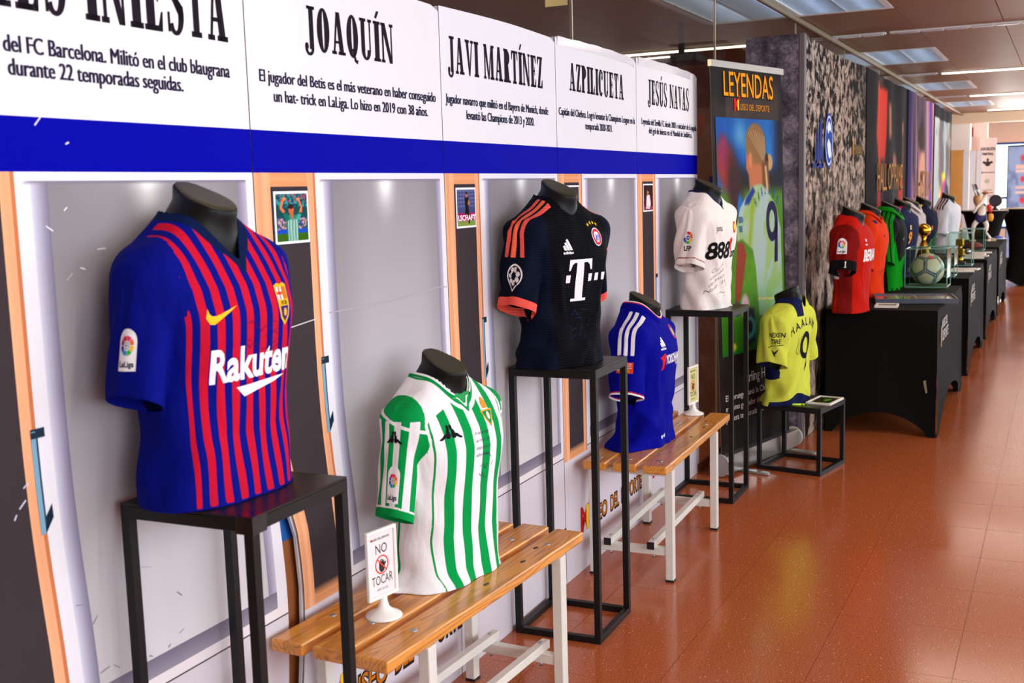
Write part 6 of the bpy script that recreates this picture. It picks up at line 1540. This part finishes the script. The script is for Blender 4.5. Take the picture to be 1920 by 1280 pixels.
cards([(13.05, .90, TZ, .1, .16, .24), (13.35, .87, TZ, 0, .16, .24), (13.65, .92, TZ, -.1, .16, .24), (13.95, .86, TZ, .06, .16, .22)], ['white caption card nearest on the third covered table', 'second white caption card along the third covered table', 'third white caption card along the third covered table', 'white caption card in front of the farthest table shirt'], 'caption cards on the third covered table')

# ------------------------------------------------------------------ the far end
fg = empty('athlete_figure', (16.62, 1.04, TZ), 'small white athlete figure in navy shorts with a red and yellow cloth', 'figure')
M_FIG = mat('figure_white', (238, 222, 208), .5); M_NAVY = mat('figure_navy', (30, 34, 90), .6); M_FRED = mat('cloth_red', (206, 34, 28), .6); M_FYEL = mat('cloth_yellow', (240, 160, 20), .6)
def skin(name, nodes, edges, m, parent, sub=2):
    me = bpy.data.meshes.new(name); me.from_pydata([n[:3] for n in nodes], edges, []); o = link(name, me, m, parent)
    md = o.modifiers.new('s', 'SKIN'); 
    for v, n in zip(me.skin_vertices[0].data, nodes): v.radius = (n[3], n[3])
    me.skin_vertices[0].data[0].use_root = True
    o.modifiers.new('u', 'SUBSURF').levels = sub; o.modifiers['u'].render_levels = sub; md.use_smooth_shade = True
    return o
skin('body', [(0, 0, .36, .055), (0, -.01, .44, .06), (0, -.02, .53, .062), (0, -.03, .57, .03), (0, -.04, .60, .024), (-.01, -.045, .635, .036), (.09, -.02, .53, .024), (.13, -.06, .45, .02), (.10, -.12, .42, .016), (-.09, -.02, .53, .024), (-.13, .05, .46, .02), (-.12, .09, .38, .016), (.04, .0, .33, .045), (.04, -.07, .22, .034), (.03, -.06, .12, .024), (-.04, .0, .33, .045), (-.05, .09, .22, .032), (-.05, .10, .10, .022)],
     [(0, 1), (1, 2), (2, 3), (3, 4), (4, 5), (2, 6), (6, 7), (7, 8), (2, 9), (9, 10), (10, 11), (0, 12), (12, 13), (13, 14), (0, 15), (15, 16), (16, 17)], M_FIG, fg)
skin('shorts', [(0, 0, .37, .062), (0, 0, .40, .064), (.045, -.02, .30, .052), (-.045, .02, .30, .052), (.045, -.05, .25, .044), (-.05, .06, .25, .044)], [(0, 1), (0, 2), (0, 3), (2, 4), (3, 5)], M_NAVY, fg)
skin('red_cloth', [(-.02, -.085, .50, .03), (0, -.10, .44, .036), (.0, -.11, .38, .036)], [(0, 1), (1, 2)], M_FRED, fg); skin('yellow_cloth', [(.0, -.12, .38, .034), (.0, -.12, .31, .042), (.0, -.11, .26, .03)], [(0, 1), (1, 2)], M_FYEL, fg)
lathe('cap', [(.038, 0), (.040, .012), (.030, .028), (.004, .034)], mat('cap_orange', (206, 110, 60), .6), fg, 20, (-.01, -.045, .64)); lathe('cap_band', [(.0395, -.008), (.0395, .004)], mat('band_dark', (60, 30, 30), .6), fg, 20, (-.01, -.045, .64))
bm = bmesh.new(); tube_bm(bm, [(.03, -.06, .12), (.03, -.12, .03)], .014, .018, 8); tube_bm(bm, [(-.05, .10, .10), (-.05, .09, .02)], .016, .012, 8); bmo('lower_legs', bm, M_FIG, fg, True)
A = Art(); A.add([star(0, 0, .09, 5, .4)], (226, 206, 170)); bm = bmesh.new(); pts = star(.03, -.12, .085, 5, .42); lo = [bm.verts.new((x, y, 0)) for x, y in pts]; hi = [bm.verts.new((x, y, .022)) for x, y in pts]; bm.faces.new(lo[::-1]); bm.faces.new(hi)
for k in range(10): bm.faces.new((lo[k], lo[(k + 1) % 10], hi[(k + 1) % 10], hi[k]))
bmo('star_foot', bm, mat('pale_wood', (226, 200, 160), .5), fg); box('back_foot', (-.08, .06, 0), (-.02, .14, .02), mat('pale_wood', (226, 200, 160), .5), fg, .003)
dsh = empty('ceramic_dish', (16.9, .85, TZ), 'white dish with blue glazed cloth on the fourth covered table', 'dish'); lathe('dish', [(.05, 0), (.10, .012), (.12, .026), (.10, .02), (.02, .012)], mat('ceramic', (236, 236, 236), .2), dsh, 24)
bm = bmesh.new(); bmesh.ops.create_uvsphere(bm, u_segments=14, v_segments=8, radius=1, matrix=Matrix.Translation((.02, -.02, .03)) @ Matrix.Diagonal((.07, .06, .025, 1))); bmo('blue_cloth', bm, mat('blue_cloth', (70, 100, 180), .5), dsh, True)
def bar_table(loc, label, h=1.20, rt=.34):
    r = empty('bar_table', loc, label, 'table', 'black bar tables')
    prof = [(rt * .92, .01), (rt * .80, .12), (rt * .58, .45), (rt * .60, .75), (rt * .88, h - .06), (rt, h - .03), (rt, h)]
    V = []; Fc = []; sg = 32
    for q, (rr, z) in enumerate(prof):
        for k in range(sg):
            a = 2 * PI * k / sg; lob = 1 + (.10 * math.cos(4 * a + PI / 4 * 4) if q < 5 else 0) * (1 - z / h); V.append((rr * lob * math.cos(a), rr * lob * math.sin(a), z + (.10 * (1 - math.cos(4 * a)) / 2 if q == 0 else 0)))
    for q in range(len(prof) - 1):
        for k in range(sg): Fc.append((q * sg + k, q * sg + (k + 1) % sg, (q + 1) * sg + (k + 1) % sg, (q + 1) * sg + k))
    pyd('stretch_cover', V, Fc, M_CLOTH, r, True); lathe('top', [(rt, h - .002), (rt, h + .003), (rt - .01, h + .006)], mat('bar_top', (196, 176, 150), .4), r, 32)
    return r
bar_table((18.75, 1.13, 0), 'black covered bar table carrying a wooden head with sticks'); bar_table((19.6, .62, 0), 'black covered bar table at the right edge beyond the first one')
hd = empty('wooden_head', (18.60, 1.22, 1.206), 'wooden head shaped holder with metal sticks on the bar table', 'ornament'); lathe('neck', [(.05, 0), (.05, .02), (.028, .04), (.028, .08)], M_CAP, hd, 18); lathe('head', [(.03, .08), (.055, .11), (.065, .16), (.06, .21), (.04, .225)], mat('head_wood', (216, 160, 110), .5), hd, 22)
for a, b in ((-.03, -.09), (-.01, -.05), (.02, -.0)): tube('stick', [(0, a, .21), (0.0, a + .06, .40)], .010, M_ALU, hd, seg=8)
rd = empty('round_trophy', (18.72, .98, 1.206), 'dark round trophy with yellow and blue rim on the bar table', 'trophy'); lathe('foot', [(.05, 0), (.05, .02), (.02, .03), (.02, .06)], M_CAP, rd, 18)
bm = bmesh.new(); bmesh.ops.create_cone(bm, segments=28, radius1=.09, radius2=.09, depth=.03, cap_ends=True, matrix=Matrix.Translation((0, 0, .14)) @ Matrix.Rotation(PI / 2, 4, 'Y')); bmo('disc', bm, mat('disc_dark', (50, 46, 60), .4), rd)
bm = bmesh.new(); bmesh.ops.create_cone(bm, segments=28, radius1=.094, radius2=.094, depth=.012, cap_ends=True, matrix=Matrix.Translation((-.004, -.004, .14)) @ Matrix.Rotation(PI / 2, 4, 'Y')); bmo('rim', bm, mat('rim_yellow', (226, 176, 60), .4), rd)
pm = box('pillar_1', (25.6, 1.86, 0), (26.0, 2.5, 3.0), mat('pillar_white', (250, 246, 238), .6)); tag(pm, kind='structure'); pm.name = 'column_1'
cw_ = box('trim_3', (25.0, -2.9, 2.80), (25.35, 7.9, 2.999), mat('bright_band_cream', (250, 226, 190), .6)); tag(cw_, kind='structure')  # added cream beam standing in for a bright band of reflected light
pb = empty('ceiling_box', (26.2, 1.78, 1.9), 'pale pink box hanging from the ceiling at the far end with a small red alarm', 'box'); box('body', (0, -.22, .20), (.3, .20, 1.1), mat('box_pink', (240, 206, 190), .6), pb, .004); box('alarm', (-.03, .06, .66), (0, .13, .86), mat('alarm_red', (130, 36, 20), .5), pb, .004)
obd = empty('orange_board', (23.0, 1.94, 0), 'tall orange wooden board standing at the far end', 'board'); box('board', (-.03, -.165, .03), (.03, .165, 2.22), mat('orange_wood', (236, 168, 84), .5, var=.06, vscale=3), obd, .004); box('foot', (-.16, -.12, 0), (.16, .12, .03), M_CAP, obd, .004)
for k, (y, lb) in enumerate(((1.655, 'first'), (1.555, 'second'), (1.455, 'third'))):
    b = empty('white_banner', (22.0 + .15 * k, y, 0), 'blank white standing banner, %s of three beside the orange board' % lb, 'banner', 'white standing banners')
    box('sheet', (-.004, -.043, .05), (.004, .043, 2.18), mat('white_sheet', (238, 238, 242), .5), b); box('pole', (.006, .036, .05), (.018, .048, 2.2), mat('banner_pole', (150, 120, 40), .4), b); box('base', (-.06, -.05, 0), (.06, .05, .05), M_ALU, b, .004)
ib = empty('information_board', (26.0, 1.53, 0), 'pale information board with black lines, an emblem and an arrow', 'board'); box('board', (0, -.165, .9), (.03, .165, 2.52), mat('board_pale', (232, 212, 204), .6), ib, .004); box('post', (.03, -.03, 0), (.06, .03, 2.3), M_ALU, ib)
A = Art(); k_ = (66, 58, 58)
A.add(text_polys('EXPOSICIÓN', -.14, .14, 2.26, .06, .03), k_); A.add(text_polys('TEMPORAL', -.12, .11, 2.16, .05, .03), k_); A.add([ell(0, 1.98, .06, .055, 6), ell(-.07, 2.01, .03, .025), ell(.07, 2.01, .03, .025), ell(0, 2.06, .02, .04)], k_); A.add([rect(-.10, .14, 1.795, 1.81), [(-.10, 1.77), (-.14, 1.80), (-.10, 1.835)]], k_); A.add([ell(.0, 1.62, .05, .05)], (186, 186, 160)); A.add([rect(-.10, .10, 1.43, 1.44), rect(-.12, .12, 1.37, 1.385), rect(-.09, .09, 1.31, 1.32)], k_)
art_mesh('lettering', A, plane_place((26.0, 1.53, 0), (0, -1, 0), (0, 0, 1), (-1, 0, 0), .001, .003), mat_print('print_ink', .75, .08), ib, world=True)
tt = empty('information_screen', (24.2, .87, 0), 'tall blue information screen with red and yellow lettering before the end window', 'screen')
box('housing', (0, -.32, .1), (.08, .20, 2.30), M_CAP, tt, .006); box('foot', (-.15, -.3, 0), (.2, .18, .1), M_CAP, tt, .006)
M_SCR = mat_print('screen_glow', .3)
_b = M_SCR.node_tree.nodes['Principled BSDF']; _a = [n for n in M_SCR.node_tree.nodes if n.type == 'ATTRIBUTE'][0]; M_SCR.node_tree.links.new(_a.outputs['Color'], _b.inputs['Emission Color']); _b.inputs['Emission Strength'].default_value = .55
def scr(U, V):
    p = Paint(U, V, (150, 168, 204)); p.mix(sstep(.4, .65, fbm(U * 4, V * 12, 3)), (112, 130, 170))
    for k in range(5):
        p.el(.55, .90 - k * .19, .10, .028, (226, 60, 76), .3); p.el(.85, .90 - k * .19, .10, .028, (240, 196, 70), .3); p.mix((np.abs(V - .82 + k * .19) < .012) * (U > .3), (236, 190, 170)); p.mix((np.abs(V - .78 + k * .19) < .008) * (U > .3), (236, 200, 180))
    return p.c
grid_print('display', lambda U, V: np.stack([np.full(len(U), 24.198), .1055 * 10 - U * .49, .13 + V * 2.14], 1), 24, 90, scr, M_SCR, tt)
